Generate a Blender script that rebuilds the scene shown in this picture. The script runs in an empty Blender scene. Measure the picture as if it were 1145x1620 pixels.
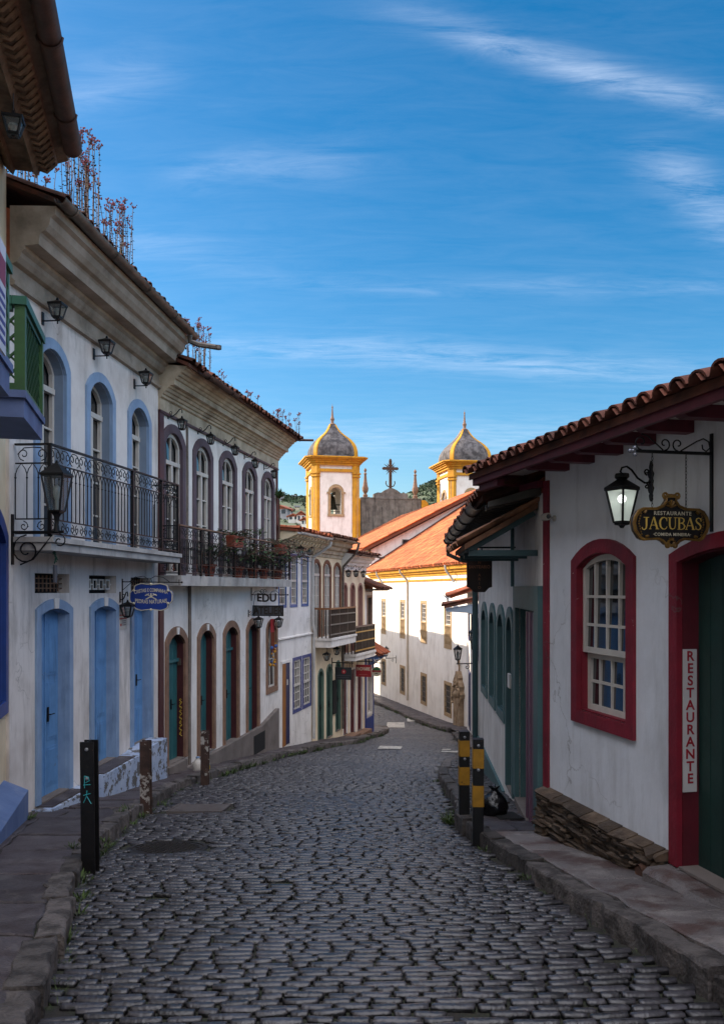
import bpy, math, random
from mathutils import Vector, Matrix, noise
from mathutils.geometry import tessellate_polygon
random.seed(7)
PI = math.pi
SC = bpy.context.scene
COL = SC.collection

# ------------------------------------------------------------------ camera
F, U0, V0 = 1330.0, 572.5, 932.0          # focal length and principal column / horizon row, photo pixels
cam_d = bpy.data.cameras.new("camera")
cam = bpy.data.objects.new("camera", cam_d); COL.objects.link(cam)
cam.location = (0, 0, 0); cam.rotation_euler = (PI/2, 0, 0)
cam_d.sensor_fit = 'HORIZONTAL'; cam_d.sensor_width = 36.0
cam_d.lens = 36.0*F/1145.0
cam_d.shift_x = 0.0; cam_d.shift_y = (V0-810.0)/1145.0
# (with a HORIZONTAL fit the shift is in frame widths)
cam_d.clip_start = 0.1; cam_d.clip_end = 5000
SC.camera = cam

# ------------------------------------------------------------------ light
SUN_AZ = Vector((-1.0, 0.30)).normalized()   # horizontal direction towards the sun
SUN_EL = math.radians(27.0)
sun_d = bpy.data.lights.new("sun", 'SUN'); sun = bpy.data.objects.new("sun", sun_d); COL.objects.link(sun)
sun_d.energy = 3.5; sun_d.angle = math.radians(0.5); sun_d.color = (1.0, 0.87, 0.70)
tosun = Vector((SUN_AZ.x*math.cos(SUN_EL), SUN_AZ.y*math.cos(SUN_EL), math.sin(SUN_EL)))
sun.rotation_euler = tosun.to_track_quat('Z', 'Y').to_euler()
W = bpy.data.worlds.new("World"); SC.world = W; W.use_nodes = True
nt = W.node_tree; nt.nodes.clear()
def nd(t, **k):
    n = nt.nodes.new(t)
    for a, b in k.items(): setattr(n, a, b)
    return n
sky = nd('ShaderNodeTexSky', sky_type='NISHITA', sun_disc=False, sun_elevation=SUN_EL,
         sun_rotation=math.atan2(SUN_AZ.x, SUN_AZ.y), air_density=1.0, dust_density=0.9, ozone_density=2.5)
hsv = nd('ShaderNodeHueSaturation'); hsv.inputs['Saturation'].default_value = 1.45; hsv.inputs['Value'].default_value = 0.60; hsv.inputs['Hue'].default_value = 0.494
bg = nd('ShaderNodeBackground'); bg.inputs['Strength'].default_value = 0.13
wo = nd('ShaderNodeOutputWorld')
tc = nd('ShaderNodeTexCoord'); sep = nd('ShaderNodeSeparateXYZ')
def vmath(op, a=None, b=None):
    n = nd('ShaderNodeMath', operation=op)
    for i, x in enumerate((a, b)):
        if x is None: continue
        if isinstance(x, (int, float)): n.inputs[i].default_value = x
        else: nt.links.new(x, n.inputs[i])
    return n.outputs[0]
nt.links.new(tc.outputs['Generated'], sep.inputs[0])
# thin high cirrus: a cloud deck projected on a plane above the street
zz = vmath('ADD', vmath('MAXIMUM', sep.outputs[2], 0.0), 0.12)
cxn = vmath('DIVIDE', sep.outputs[0], zz); cyn = vmath('DIVIDE', sep.outputs[1], zz)
comb = nd('ShaderNodeCombineXYZ'); nt.links.new(cxn, comb.inputs[0]); nt.links.new(cyn, comb.inputs[1])
mp = nd('ShaderNodeMapping'); mp.inputs['Scale'].default_value = (2.6, 11.0, 1); mp.inputs['Rotation'].default_value = (0, 0, math.radians(-16))
nt.links.new(comb.outputs[0], mp.inputs[0])
n1 = nd('ShaderNodeTexNoise'); n1.inputs['Scale'].default_value = 1.6; n1.inputs['Detail'].default_value = 10; n1.inputs['Roughness'].default_value = 0.70; n1.inputs['Distortion'].default_value = 0.5
nt.links.new(mp.outputs[0], n1.inputs['Vector'])
n2 = nd('ShaderNodeTexNoise'); n2.inputs['Scale'].default_value = 1.3; n2.inputs['Detail'].default_value = 4
nt.links.new(comb.outputs[0], n2.inputs['Vector'])
wob = vmath('MULTIPLY', vmath('SUBTRACT', n2.outputs[0], 0.5), 0.16)
cyw = vmath('ADD', cyn, wob)
def cirrus(ax, ay, bx, by, w, amp):
    """one streak of cirrus lying between two points of the cloud deck"""
    L_ = math.hypot(bx-ax, by-ay); tx, ty = (bx-ax)/L_, (by-ay)/L_; mx, my = (ax+bx)/2, (ay+by)/2
    dx_, dy_ = vmath('SUBTRACT', cxn, mx), vmath('SUBTRACT', cyw, my)
    al = vmath('ADD', vmath('MULTIPLY', dx_, tx/(L_*.55)), vmath('MULTIPLY', dy_, ty/(L_*.55)))
    ac = vmath('ADD', vmath('MULTIPLY', dx_, -ty/w), vmath('MULTIPLY', dy_, tx/w))
    e = vmath('ADD', vmath('POWER', vmath('ABSOLUTE', al), 4.0), vmath('MULTIPLY', ac, ac))
    return vmath('MULTIPLY', vmath('POWER', 2.718, vmath('MULTIPLY', e, -1.0)), amp)
acc = None
for q in ((.10, 1.235, .62, 1.385, .028, .62), (.52, 1.50, .80, 1.80, .05, .42), (-.45, 2.40, 1.0, 2.60, .10, .42), (-.34, 1.575, -.02, 1.55, .05, .22),
          (-.52, 1.36, -.30, 1.30, .05, .22), (-.9, 1.75, -.3, 1.9, .10, .18), (.2, 2.05, 1.0, 2.0, .05, .16), (-.8, 3.4, 1.4, 3.3, .25, .35), (-.3, 2.0, .2, 2.08, .04, .12)):
    c_ = cirrus(*q); acc = c_ if acc is None else vmath('ADD', acc, c_)
cr1 = nd('ShaderNodeMapRange'); cr1.inputs[1].default_value = 0.34; cr1.inputs[2].default_value = 0.80
nt.links.new(n1.outputs[0], cr1.inputs[0])
base = vmath('MULTIPLY', cr1.outputs[0], 0.05)
cl = vmath('MINIMUM', vmath('ADD', vmath('MULTIPLY', vmath('MULTIPLY', cr1.outputs[0], acc), 0.85), base), 0.8)
mixc = nd('ShaderNodeMix', data_type='RGBA'); mixc.inputs['B'].default_value = (3.4, 3.8, 4.5, 1)
nt.links.new(sky.outputs[0], hsv.inputs['Color']); nt.links.new(hsv.outputs[0], mixc.inputs['A'])
nt.links.new(cl, mixc.inputs['Factor'])
# unseen bright cloud bank behind the viewer, added to fill the shaded street
nb_ = nd('ShaderNodeTexNoise'); nb_.inputs['Scale'].default_value = 2.5; nb_.inputs['Detail'].default_value = 6; nt.links.new(tc.outputs['Generated'], nb_.inputs['Vector'])
bk = nd('ShaderNodeMapRange', interpolation_type='SMOOTHSTEP'); bk.inputs[1].default_value = 0.30; bk.inputs[2].default_value = 0.95
nt.links.new(vmath('ADD', vmath('ADD', vmath('MULTIPLY', sep.outputs[1], -0.55), vmath('MULTIPLY', sep.outputs[2], 0.78)), vmath('MULTIPLY', vmath('SUBTRACT', nb_.outputs[0], 0.5), 0.7)), bk.inputs[0])
mixb = nd('ShaderNodeMix', data_type='RGBA'); mixb.inputs['B'].default_value = (10.2, 10.2, 11.0, 1)
lowk = nd('ShaderNodeMapRange', interpolation_type='SMOOTHSTEP'); lowk.inputs[1].default_value = 0.15; lowk.inputs[2].default_value = 0.55; nt.links.new(sep.outputs[2], lowk.inputs[0])
nt.links.new(mixc.outputs['Result'], mixb.inputs['A']); nt.links.new(vmath('MULTIPLY', bk.outputs[0], lowk.outputs[0]), mixb.inputs['Factor'])
nt.links.new(mixb.outputs['Result'], bg.inputs[0]); nt.links.new(bg.outputs[0], wo.inputs[0])
vs = SC.view_settings
vs.view_transform = 'Standard'; vs.look = 'None'; vs.exposure = 1.27; vs.gamma = 1.0; vs.use_curve_mapping = False
SC.cycles.max_bounces = 8; SC.cycles.diffuse_bounces = 5; SC.cycles.use_denoising = True

# ------------------------------------------------------------------ materials
MATS = {}
def srgb(c):
    if isinstance(c, str):
        c = c.lstrip('#'); c = tuple(int(c[i:i+2], 16)/255 for i in (0, 2, 4))
        c = tuple(x/12.92 if x <= .04045 else ((x+.055)/1.055)**2.4 for x in c)
    return c
def M(name, col, rough=0.75, var=0.18, scale=2.5, bump=0.15, bscale=30.0, metal=0.0, stain=None, samt=0.0,
      sscale=(1.6, 1.6, 0.35), rnd=0.0, spec=0.5, col2=None, lo=0.35, hi=0.7, chip=None, camt=0.0, drip=None, damt=0.0, crack=0.0):
    """Procedural paint / plaster / stone: two noise layers, streaky stains, chips, fine bump; rnd uses the per-face attribute."""
    if name in MATS: return MATS[name]
    m = bpy.data.materials.new(name); m.use_nodes = True
    t = m.node_tree; N = t.nodes; L = t.links
    b = N['Principled BSDF']; b.inputs['Roughness'].default_value = rough; b.inputs['Metallic'].default_value = metal
    b.inputs['Specular IOR Level'].default_value = spec
    col = srgb(col); col2 = srgb(col2) if col2 else tuple(max(0, c*(1-2*var)) for c in col)
    geo = N.new('ShaderNodeNewGeometry')
    n = N.new('ShaderNodeTexNoise'); n.inputs['Scale'].default_value = scale; n.inputs['Detail'].default_value = 6; n.inputs['Roughness'].default_value = .6
    L.new(geo.outputs['Position'], n.inputs['Vector'])
    mr = N.new('ShaderNodeMapRange'); mr.inputs[1].default_value = lo; mr.inputs[2].default_value = hi; L.new(n.outputs[0], mr.inputs[0])
    mx = N.new('ShaderNodeMix'); mx.data_type = 'RGBA'; mx.inputs['A'].default_value = (*col, 1); mx.inputs['B'].default_value = (*col2, 1)
    L.new(mr.outputs[0], mx.inputs['Factor']); out = mx.outputs['Result']
    if stain:
        mp = N.new('ShaderNodeMapping'); mp.inputs['Scale'].default_value = sscale; L.new(geo.outputs['Position'], mp.inputs[0])
        n2 = N.new('ShaderNodeTexNoise'); n2.inputs['Scale'].default_value = 1.7; n2.inputs['Detail'].default_value = 8; n2.inputs['Roughness'].default_value = .68
        L.new(mp.outputs[0], n2.inputs['Vector'])
        r2 = N.new('ShaderNodeMapRange'); r2.inputs[1].default_value = .52; r2.inputs[2].default_value = .74; r2.inputs[4].default_value = samt; L.new(n2.outputs[0], r2.inputs[0])
        m2 = N.new('ShaderNodeMix'); m2.data_type = 'RGBA'; L.new(out, m2.inputs['A']); m2.inputs['B'].default_value = (*srgb(stain), 1)
        L.new(r2.outputs[0], m2.inputs['Factor']); out = m2.outputs['Result']
    if drip:
        mpd = N.new('ShaderNodeMapping'); mpd.inputs['Scale'].default_value = (4.2, 4.2, .55); L.new(geo.outputs['Position'], mpd.inputs[0])
        nd1 = N.new('ShaderNodeTexNoise'); nd1.inputs['Scale'].default_value = 1.6; nd1.inputs['Detail'].default_value = 7; nd1.inputs['Roughness'].default_value = .7; L.new(mpd.outputs[0], nd1.inputs['Vector'])
        nd2 = N.new('ShaderNodeTexNoise'); nd2.inputs['Scale'].default_value = .8; nd2.inputs['Detail'].default_value = 3; L.new(geo.outputs['Position'], nd2.inputs['Vector'])
        ra = N.new('ShaderNodeMapRange'); ra.inputs[1].default_value = .50; ra.inputs[2].default_value = .70; L.new(nd1.outputs[0], ra.inputs[0])
        rb = N.new('ShaderNodeMapRange'); rb.inputs[1].default_value = .42; rb.inputs[2].default_value = .62; rb.inputs[4].default_value = damt; L.new(nd2.outputs[0], rb.inputs[0])
        mm = N.new('ShaderNodeMath'); mm.operation = 'MULTIPLY'; L.new(ra.outputs[0], mm.inputs[0]); L.new(rb.outputs[0], mm.inputs[1])
        md = N.new('ShaderNodeMix'); md.data_type = 'RGBA'; L.new(out, md.inputs['A']); md.inputs['B'].default_value = (*srgb(drip), 1); L.new(mm.outputs[0], md.inputs['Factor']); out = md.outputs['Result']
    if crack:
        vo = N.new('ShaderNodeTexVoronoi'); vo.feature = 'DISTANCE_TO_EDGE'; vo.inputs['Scale'].default_value = .9
        nw_ = N.new('ShaderNodeTexNoise'); nw_.inputs['Scale'].default_value = 4; nw_.inputs['Detail'].default_value = 6; L.new(geo.outputs['Position'], nw_.inputs['Vector'])
        mw = N.new('ShaderNodeMix'); mw.data_type = 'RGBA'; mw.inputs['Factor'].default_value = .35; L.new(geo.outputs['Position'], mw.inputs['A']); L.new(nw_.outputs['Color'], mw.inputs['B']); L.new(mw.outputs['Result'], vo.inputs['Vector'])
        rc = N.new('ShaderNodeMapRange'); rc.inputs[1].default_value = .0; rc.inputs[2].default_value = .006; rc.inputs[3].default_value = crack; rc.inputs[4].default_value = 0; L.new(vo.outputs['Distance'], rc.inputs[0])
        nc_ = N.new('ShaderNodeTexNoise'); nc_.inputs['Scale'].default_value = .7; L.new(geo.outputs['Position'], nc_.inputs['Vector'])
        rk = N.new('ShaderNodeMapRange'); rk.inputs[1].default_value = .50; rk.inputs[2].default_value = .58; L.new(nc_.outputs[0], rk.inputs[0])
        mk = N.new('ShaderNodeMath'); mk.operation = 'MULTIPLY'; L.new(rc.outputs[0], mk.inputs[0]); L.new(rk.outputs[0], mk.inputs[1])
        me_ = N.new('ShaderNodeMix'); me_.data_type = 'RGBA'; L.new(out, me_.inputs['A']); me_.inputs['B'].default_value = (.12, .10, .09, 1); L.new(mk.outputs[0], me_.inputs['Factor']); out = me_.outputs['Result']
    if chip:
        n3 = N.new('ShaderNodeTexNoise'); n3.inputs['Scale'].default_value = 6.5; n3.inputs['Detail'].default_value = 5; n3.inputs['Roughness'].default_value = .7
        L.new(geo.outputs['Position'], n3.inputs['Vector'])
        r3 = N.new('ShaderNodeMapRange'); r3.inputs[1].default_value = .62-.2*camt; r3.inputs[2].default_value = .64-.2*camt; L.new(n3.outputs[0], r3.inputs[0])
        m3 = N.new('ShaderNodeMix'); m3.data_type = 'RGBA'; L.new(out, m3.inputs['A']); m3.inputs['B'].default_value = (*srgb(chip), 1)
        L.new(r3.outputs[0], m3.inputs['Factor']); out = m3.outputs['Result']
    if rnd:
        at = N.new('ShaderNodeAttribute'); at.attribute_name = 'rnd'
        r4 = N.new('ShaderNodeMapRange'); r4.clamp = False; r4.inputs[3].default_value = 1-rnd; r4.inputs[4].default_value = 1+rnd; L.new(at.outputs['Fac'], r4.inputs[0])
        vm = N.new('ShaderNodeVectorMath'); vm.operation = 'SCALE'; L.new(out, vm.inputs[0]); L.new(r4.outputs[0], vm.inputs['Scale']); out = vm.outputs[0]
    L.new(out, b.inputs['Base Color'])
    if bump:
        nb = N.new('ShaderNodeTexNoise'); nb.inputs['Scale'].default_value = bscale; nb.inputs['Detail'].default_value = 5; L.new(geo.outputs['Position'], nb.inputs['Vector'])
        bu = N.new('ShaderNodeBump'); bu.inputs['Strength'].default_value = bump; bu.inputs['Distance'].default_value = .02
        L.new(nb.outputs[0], bu.inputs['Height']); L.new(bu.outputs[0], b.inputs['Normal'])
    MATS[name] = m
    return m
def Mglass(name, col=(.012, .014, .017), rough=.04):
    if name in MATS: return MATS[name]
    m = bpy.data.materials.new(name); m.use_nodes = True; b = m.node_tree.nodes['Principled BSDF']
    N = m.node_tree.nodes; L = m.node_tree.links
    b.inputs['Base Color'].default_value = (*col, 1); b.inputs['Roughness'].default_value = rough; b.inputs['IOR'].default_value = 2.1
    geo = N.new('ShaderNodeNewGeometry')
    nb = N.new('ShaderNodeTexNoise'); nb.inputs['Scale'].default_value = 3.0; L.new(geo.outputs['Position'], nb.inputs['Vector'])
    bu = N.new('ShaderNodeBump'); bu.inputs['Strength'].default_value = .05; bu.inputs['Distance'].default_value = .02; L.new(nb.outputs[0], bu.inputs['Height']); L.new(bu.outputs[0], b.inputs['Normal'])
    MATS[name] = m; return m

# ------------------------------------------------------------------ mesh builder
ZB = {}
class MB:
    def __init__(s): s.v = []; s.f = []; s.r = []; s.cr = 0.5
    def add(s, vs_, fs):
        o = len(s.v); s.v += [tuple(p) for p in vs_]
        for f in fs: s.f.append(tuple(i+o for i in f)); s.r.append(s.cr)
        return s
    def poly(s, pts): return s.add(pts, [tuple(range(len(pts)))])
    def box(s, x0, x1, y0, y1, z0, z1):
        return s.add([(x0,y0,z0),(x1,y0,z0),(x1,y1,z0),(x0,y1,z0),(x0,y0,z1),(x1,y0,z1),(x1,y1,z1),(x0,y1,z1)],
                     [(0,3,2,1),(4,5,6,7),(0,1,5,4),(1,2,6,5),(2,3,7,6),(3,0,4,7)])
    def bar(s, a, b, w, h, up=(0,0,1)):
        a = Vector(a); b = Vector(b); d = (b-a).normalized(); u = Vector(up)
        x = d.cross(u)
        if x.length < 1e-4: x = d.cross(Vector((1,0,0)))
        x.normalize(); u = x.cross(d).normalized(); x *= w/2; u *= h/2
        return s.add([a-x-u, a+x-u, a+x+u, a-x+u, b-x-u, b+x-u, b+x+u, b-x+u],
                     [(0,1,2,3),(7,6,5,4),(0,4,5,1),(1,5,6,2),(2,6,7,3),(3,7,4,0)])
    def prism(s, pts, a0, a1, ax='y'):
        """closed 2-D polygon extruded along ax; pts are (x,z) for 'y', (y,z) for 'x', (x,y) for 'z'"""
        def P(p, a):
            return (p[0], a, p[1]) if ax == 'y' else ((a, p[0], p[1]) if ax == 'x' else (p[0], p[1], a))
        n = len(pts)
        tris = tessellate_polygon([[Vector((p[0], p[1], 0)) for p in pts]])
        vs_ = [P(p, a0) for p in pts]+[P(p, a1) for p in pts]
        fs = [tuple(t) for t in tris]+[tuple(i+n for i in reversed(t)) for t in tris]
        fs += [(i, (i+1) % n, (i+1) % n+n, i+n) for i in range(n)]
        return s.add(vs_, fs)
    def ring(s, A, B, y0, y1, closed=False):
        """band between two equal-count (x,z) loops, thick from y0 to y1"""
        n = len(A); vs_ = [(p[0], y0, p[1]) for p in A]+[(p[0], y0, p[1]) for p in B]+[(p[0], y1, p[1]) for p in A]+[(p[0], y1, p[1]) for p in B]
        fs = []
        for i in range(n if closed else n-1):
            j = (i+1) % n
            fs += [(i, j, n+j, n+i), (2*n+i, 3*n+i, 3*n+j, 2*n+j), (i, 2*n+i, 2*n+j, j), (n+i, n+j, 3*n+j, 3*n+i)]
        if not closed:
            fs += [(0, n, 3*n, 2*n), (n-1, 3*n-1, 4*n-1, 2*n-1)]
        return s.add(vs_, fs)
    def tube(s, pts, r, n=6, closed=False, cap=True):
        pts = [Vector(p) for p in pts]; m = len(pts)
        rr = r if isinstance(r, (list, tuple)) else [r]*m
        vs_ = []; prev = None
        for i, p in enumerate(pts):
            a = pts[i-1] if (i > 0 or closed) else p; b = pts[(i+1) % m] if (i < m-1 or closed) else p
            d = (b-a)
            d = d.normalized() if d.length > 1e-9 else Vector((0,0,1))
            if prev is None:
                x = d.cross(Vector((0,0,1)))
                if x.length < .05: x = d.cross(Vector((0,1,0)))
            else:
                x = prev-d*prev.dot(d)
                if x.length < 1e-4: x = d.cross(Vector((0,1,.3)))
            x.normalize(); prev = x; y = d.cross(x)
            for k in range(n):
                c, q = math.cos(2*PI*k/n), math.sin(2*PI*k/n)
                vs_.append(p+x*(c*rr[i])+y*(q*rr[i]))
        fs = []
        for i in range(m if closed else m-1):
            j = (i+1) % m
            for k in range(n): fs.append((i*n+k, i*n+(k+1) % n, j*n+(k+1) % n, j*n+k))
        if cap and not closed:
            fs.append(tuple(reversed(range(n)))); fs.append(tuple((m-1)*n+k for k in range(n)))
        return s.add(vs_, fs)
    def lathe(s, prof, cx=0, cy=0, n=12, ang=0.0):
        vs_ = []; m = len(prof)
        for r, z in prof:
            for k in range(n):
                a = ang+2*PI*k/n; vs_.append((cx+r*math.cos(a), cy+r*math.sin(a), z))
        fs = [(i*n+k, i*n+(k+1) % n, (i+1)*n+(k+1) % n, (i+1)*n+k) for i in range(m-1) for k in range(n)]
        fs += [tuple(reversed(range(n))), tuple((m-1)*n+k for k in range(n))]
        return s.add(vs_, fs)
    def ball(s, c, r, n=8, m=6):
        prof = [(max(1e-4, r*math.sin(PI*i/m)), c[2]-r*math.cos(PI*i/m)) for i in range(m+1)]
        return s.lathe(prof, c[0], c[1], n)
    def loft(s, rings, cap=True):
        n = len(rings[0]); vs_ = [p for r in rings for p in r]
        fs = [(i*n+k, i*n+(k+1) % n, (i+1)*n+(k+1) % n, (i+1)*n+k) for i in range(len(rings)-1) for k in range(n)]
        if cap: fs += [tuple(reversed(range(n))), tuple((len(rings)-1)*n+k for k in range(n))]
        return s.add(vs_, fs)
    def xf(s, mtx, start=0):
        for i in range(start, len(s.v)): s.v[i] = tuple(mtx @ Vector(s.v[i]))
        return s
    def build(s, name, mat, parent=None, smooth=False, ang=40, **tags):
        me = bpy.data.meshes.new(name)
        zb = 0.0
        if parent is not None: zb = ZB.get(parent.name, 0.0)
        me.from_pydata([(a, b, c-zb) for a, b, c in s.v], [], s.f)
        me.update()
        at = me.attributes.new('rnd', 'FLOAT', 'FACE'); at.data.foreach_set('value', s.r)
        if smooth:
            me.polygons.foreach_set('use_smooth', [True]*len(me.polygons))
            me.set_sharp_from_angle(angle=math.radians(ang))
        me.materials.append(mat)
        o = bpy.data.objects.new(name, me); COL.objects.link(o)
        if parent is not None:
            o.parent = parent; ZB[o.name] = zb
        for k, v in tags.items(): o[k] = v
        return o

def tag(o, label=None, cat=None, group=None, kind=None):
    if label: o['label'] = label
    if cat: o['category'] = cat
    if group: o['group'] = group
    if kind: o['kind'] = kind
    return o
def empty(name, loc, rz=0.0, label=None, cat=None, group=None, zb=0.0):
    o = bpy.data.objects.new(name, None); COL.objects.link(o); o.location = loc; o.rotation_euler = (0, 0, rz)
    o.empty_display_size = .1
    ZB[o.name] = zb
    return tag(o, label, cat, group)
def copy_tree(o, parent=None):
    c = o.copy(); COL.objects.link(c); c.parent = parent
    for ch in list(o.children): copy_tree(ch, c)
    return c

class Fac:
    """a facade line in plan: local x runs along it, local y points into the building, z is up (world heights)"""
    def __init__(s, p0, p1):
        s.p0 = p0; s.L = math.hypot(p1[0]-p0[0], p1[1]-p0[1])
        s.d = ((p1[0]-p0[0])/s.L, (p1[1]-p0[1])/s.L); s.i = (-s.d[1], s.d[0]); s.ang = math.atan2(s.d[1], s.d[0])
    def w(s, x, y, z): return Vector((s.p0[0]+s.d[0]*x+s.i[0]*y, s.p0[1]+s.d[1]*x+s.i[1]*y, z))
    def hit(s, u, v, off=0.0):
        t = (u-U0)/F; px = s.p0[0]-off*s.i[0]; py = s.p0[1]-off*s.i[1]
        a = (px-t*py)/(t*s.d[1]-s.d[0]); Y = py+a*s.d[1]
        return a, (V0-v)/F*Y
    def root(s, name, zb, label, cat, group=None):
        return empty(name, (s.p0[0], s.p0[1], zb), s.ang, label, cat, group, zb=zb)
    def thing(s, name, x, y, z, label, cat, group=None):
        return empty(name, s.w(x, y, z), s.ang, label, cat, group)

def arch(x0, x1, zb, zs, zc, n=10):
    w = (x1-x0)/2; h = max(zc-zs, 1e-3); R = (w*w+h*h)/(2*h); cx = (x0+x1)/2; cz = zc-R
    a = math.asin(min(1, w/R))
    if h > w: a = PI-a
    arc = [(cx+R*math.sin(-a+2*a*i/n), cz+R*math.cos(-a+2*a*i/n)) for i in range(n+1)]
    return [(x0, zb)]+arc+[(x1, zb)]
def grow(op, d, dz=None, db=0.0):
    x0, x1, zb, zs, zc = op
    return (x0-d, x1+d, zb-db, zs, zc+(d if dz is None else dz))
def wall_mesh(x0, x1, z0, z1, holes, reveal, depth, zl=None, y=0.0):
    """front sheet with real openings, reveals, and a closed box behind"""
    mb = MB(); outer = [(x0, z0), (x1, z0), (x1, z1), (x0, z1 if zl is None else zl)]
    loops = [outer]+holes
    flat = [p for l in loops for p in l]
    tri = tessellate_polygon([[Vector((p[0], p[1], 0)) for p in l] for l in loops])
    mb.add([(p[0], y, p[1]) for p in flat], [tuple(t) for t in tri])
    for h in holes:
        n = len(h)
        mb.add([(p[0], y, p[1]) for p in h]+[(p[0], y+reveal, p[1]) for p in h], [(i, i+n, (i+1) % n+n, (i+1) % n) for i in range(n)])
        t2 = tessellate_polygon([[Vector((p[0], p[1], 0)) for p in h]])
        mb.add([(p[0], y+reveal, p[1]) for p in h], [tuple(t) for t in t2])
    zt = z1 if zl is None else zl
    v = [(x0,y,z0),(x1,y,z0),(x1,y,z1),(x0,y,zt),(x0,depth,z0),(x1,depth,z0),(x1,depth,z1),(x0,depth,zt)]
    mb.add(v, [(0,4,7,3),(1,2,6,5),(4,5,6,7),(3,7,6,2),(0,1,5,4)])
    return mb

def smoothstep(a, b, x):
    t = min(1, max(0, (x-a)/(b-a))); return t*t*(3-2*t)
def lerp_pts(pts, y):
    if y <= pts[0][1]: return pts[0][0]
    for (xa, ya), (xb, yb) in zip(pts, pts[1:]):
        if y <= yb: return xa+(xb-xa)*(y-ya)/(yb-ya)
    return pts[-1][0]
def zr(y):
    """road height along the street (camera eye = 0)"""
    if y <= 31: return -(1.5+.125*y)
    if y <= 37: 
        t = (y-31)/6; return -(5.375+6*(.125*t-.0325*t*t))
    return -(5.375+6*(.125-.0325)+.037*(y-37))
# ------------------------------------------------------------------ ground, road, pavements
KL = [(-.75,-6),(-.95,0),(-1.2,2.5),(-1.49,4),(-1.84,5.23),(-2.31,6.96),(-2.53,8.25),(-2.70,10),(-2.80,11.3),(-2.80,13),(-2.65,14.4),(-2.27,17.5),(-1.21,22.2),(-.235,25),(.61,29.5),(1.0,32.3),(1.07,33.4),(.95,34.4),(.5,35.2),(.02,36),(-2.85,50),(-3.9,55)]
KR = [(3.6,-6),(2.75,0),(2.15,2.6),(1.74,4.05),(1.58,5.1),(1.38,6.6),(1.10,8.5),(1.07,9.6),(1.2,10.5),(1.27,12.5),(1.33,14.6),(1.64,17.1),(2.18,19),(2.6,21),(3.4,32),(3.34,33.2),(-1.2,55)]
WL = [(-2.2,-6),(-2.2,2.03),(-3.93,9.3),(-3.423,14.11),(-2.13,21.1),(-1.447,24.2),(-.662,27.1),(.1,29.6),(.4,30.7),(.4,30.9),(-.3,33.5),(-.575,35),(-4.65,55)]
WR = [(4.9,-6),(3.05,2.5),(1.79,8.21),(1.72,8.4),(2.216,16),(2.62,16.3),(2.75,17.5),(4.12,33),(4.4,33.2),(-.06,55)]
def und(x, y): return .018*math.sin(x*1.7+y*.9)+.014*math.sin(y*1.9-x*.6)+.02*math.sin(x*2.3+1)*math.sin(y*.55)
def zroad(x, y): return zr(y)+und(x, y)*.7

m_dirt = M('joint_dirt', '#2b2723', rough=.95, col2='#2f3320', scale=6, lo=.42, hi=.62, bump=.5, bscale=60)
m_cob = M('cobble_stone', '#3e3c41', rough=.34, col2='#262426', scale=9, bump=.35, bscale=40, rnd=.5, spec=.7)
m_slab = M('flagstone', '#4a4345', rough=.58, col2='#3a2f2f', scale=3.2, lo=.45, hi=.6, bump=.8, bscale=55, rnd=.3, stain='#7b7572', samt=.6, sscale=(1.4, 1.4, 1.4), drip='#2c2624', damt=.5, crack=.8)
m_slabr = M('pale_flagstone', '#6c6563', rough=.52, col2='#54423d', scale=2.6, lo=.48, hi=.58, bump=.8, bscale=55, rnd=.28, stain='#a39c96', samt=.9, sscale=(1.3, 1.3, 1.3), drip='#2c2624', damt=.5, crack=.9)
m_kerb = M('kerb_stone', '#5a5350', rough=.75, col2='#352f2c', scale=7, lo=.44, hi=.6, bump=1.0, bscale=38, rnd=.35, stain='#7d756e', samt=.5, sscale=(3, 3, 3))
m_earth = M('earth', '#4a4a35', rough=1, col2='#3b3f29', scale=.05, bump=0)

# broad terrain, reaching the horizon, hills beyond the town
def hill(x, y):
    base = zr(max(-10, min(y, 60)))-.45
    r = smoothstep(90, 420, y)
    ridge = 40+2*math.sin(x*.05)+2.5*noise.noise(Vector((x*.02, y*.02, 0)))+4*smoothstep(0, -45, x)+6*smoothstep(18, 34, x)+9*smoothstep(-60, -160, x)+8*smoothstep(60, 160, x)
    f = smoothstep(95, 400, y)
    dn = smoothstep(60, 95, y)*(-10)*(1-f)
    return base+dn+f*(ridge+7)-20*smoothstep(430, 900, y)
gm = MB(); xs = [-3000,-1500,-800,-500,-350]+[-260+13*i for i in range(41)]+[350,500,800,1500,3000]
ys = [-1500,-400,-120,-40,-10,0,5,10,15,20,25,30,34,38,46,54,62,75,90]+[105+13*i for i in range(28)]+[480,540,640,800,1200,3000]
vs_ = [(x, y, hill(x, y)) for y in ys for x in xs]; nx = len(xs)
gm.add(vs_, [(j*nx+i, j*nx+i+1, (j+1)*nx+i+1, (j+1)*nx+i) for j in range(len(ys)-1) for i in range(nx-1)])
m_hill = M('hillside', '#46523a', rough=1, col2='#5a6450', scale=.035, bump=0, stain='#7a6a4c', samt=.5, sscale=(.03, .03, .03))
tag(gm.build('ground', m_hill, smooth=True, ang=80), kind='structure')

# road: earth bed plus the individually rounded stones set into it
rb = MB(); yy = -6.0; rows = []
while yy < 54:
    xl = lerp_pts(KL, yy)-.1; xr = lerp_pts(KR, yy)+.1
    rows.append([(xl+(xr-xl)*i/12, yy, zroad(xl+(xr-xl)*i/12, yy)-.022) for i in range(13)]); yy += .4
for r in rows: rb.v += r
for j in range(len(rows)-1):
    for i in range(12): rb.f.append((j*13+i, j*13+i+1, j*13+14+i, j*13+13+i)); rb.r.append(.5)
road = rb.build('road_bed', m_dirt, smooth=True); tag(road, kind='structure')

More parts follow.
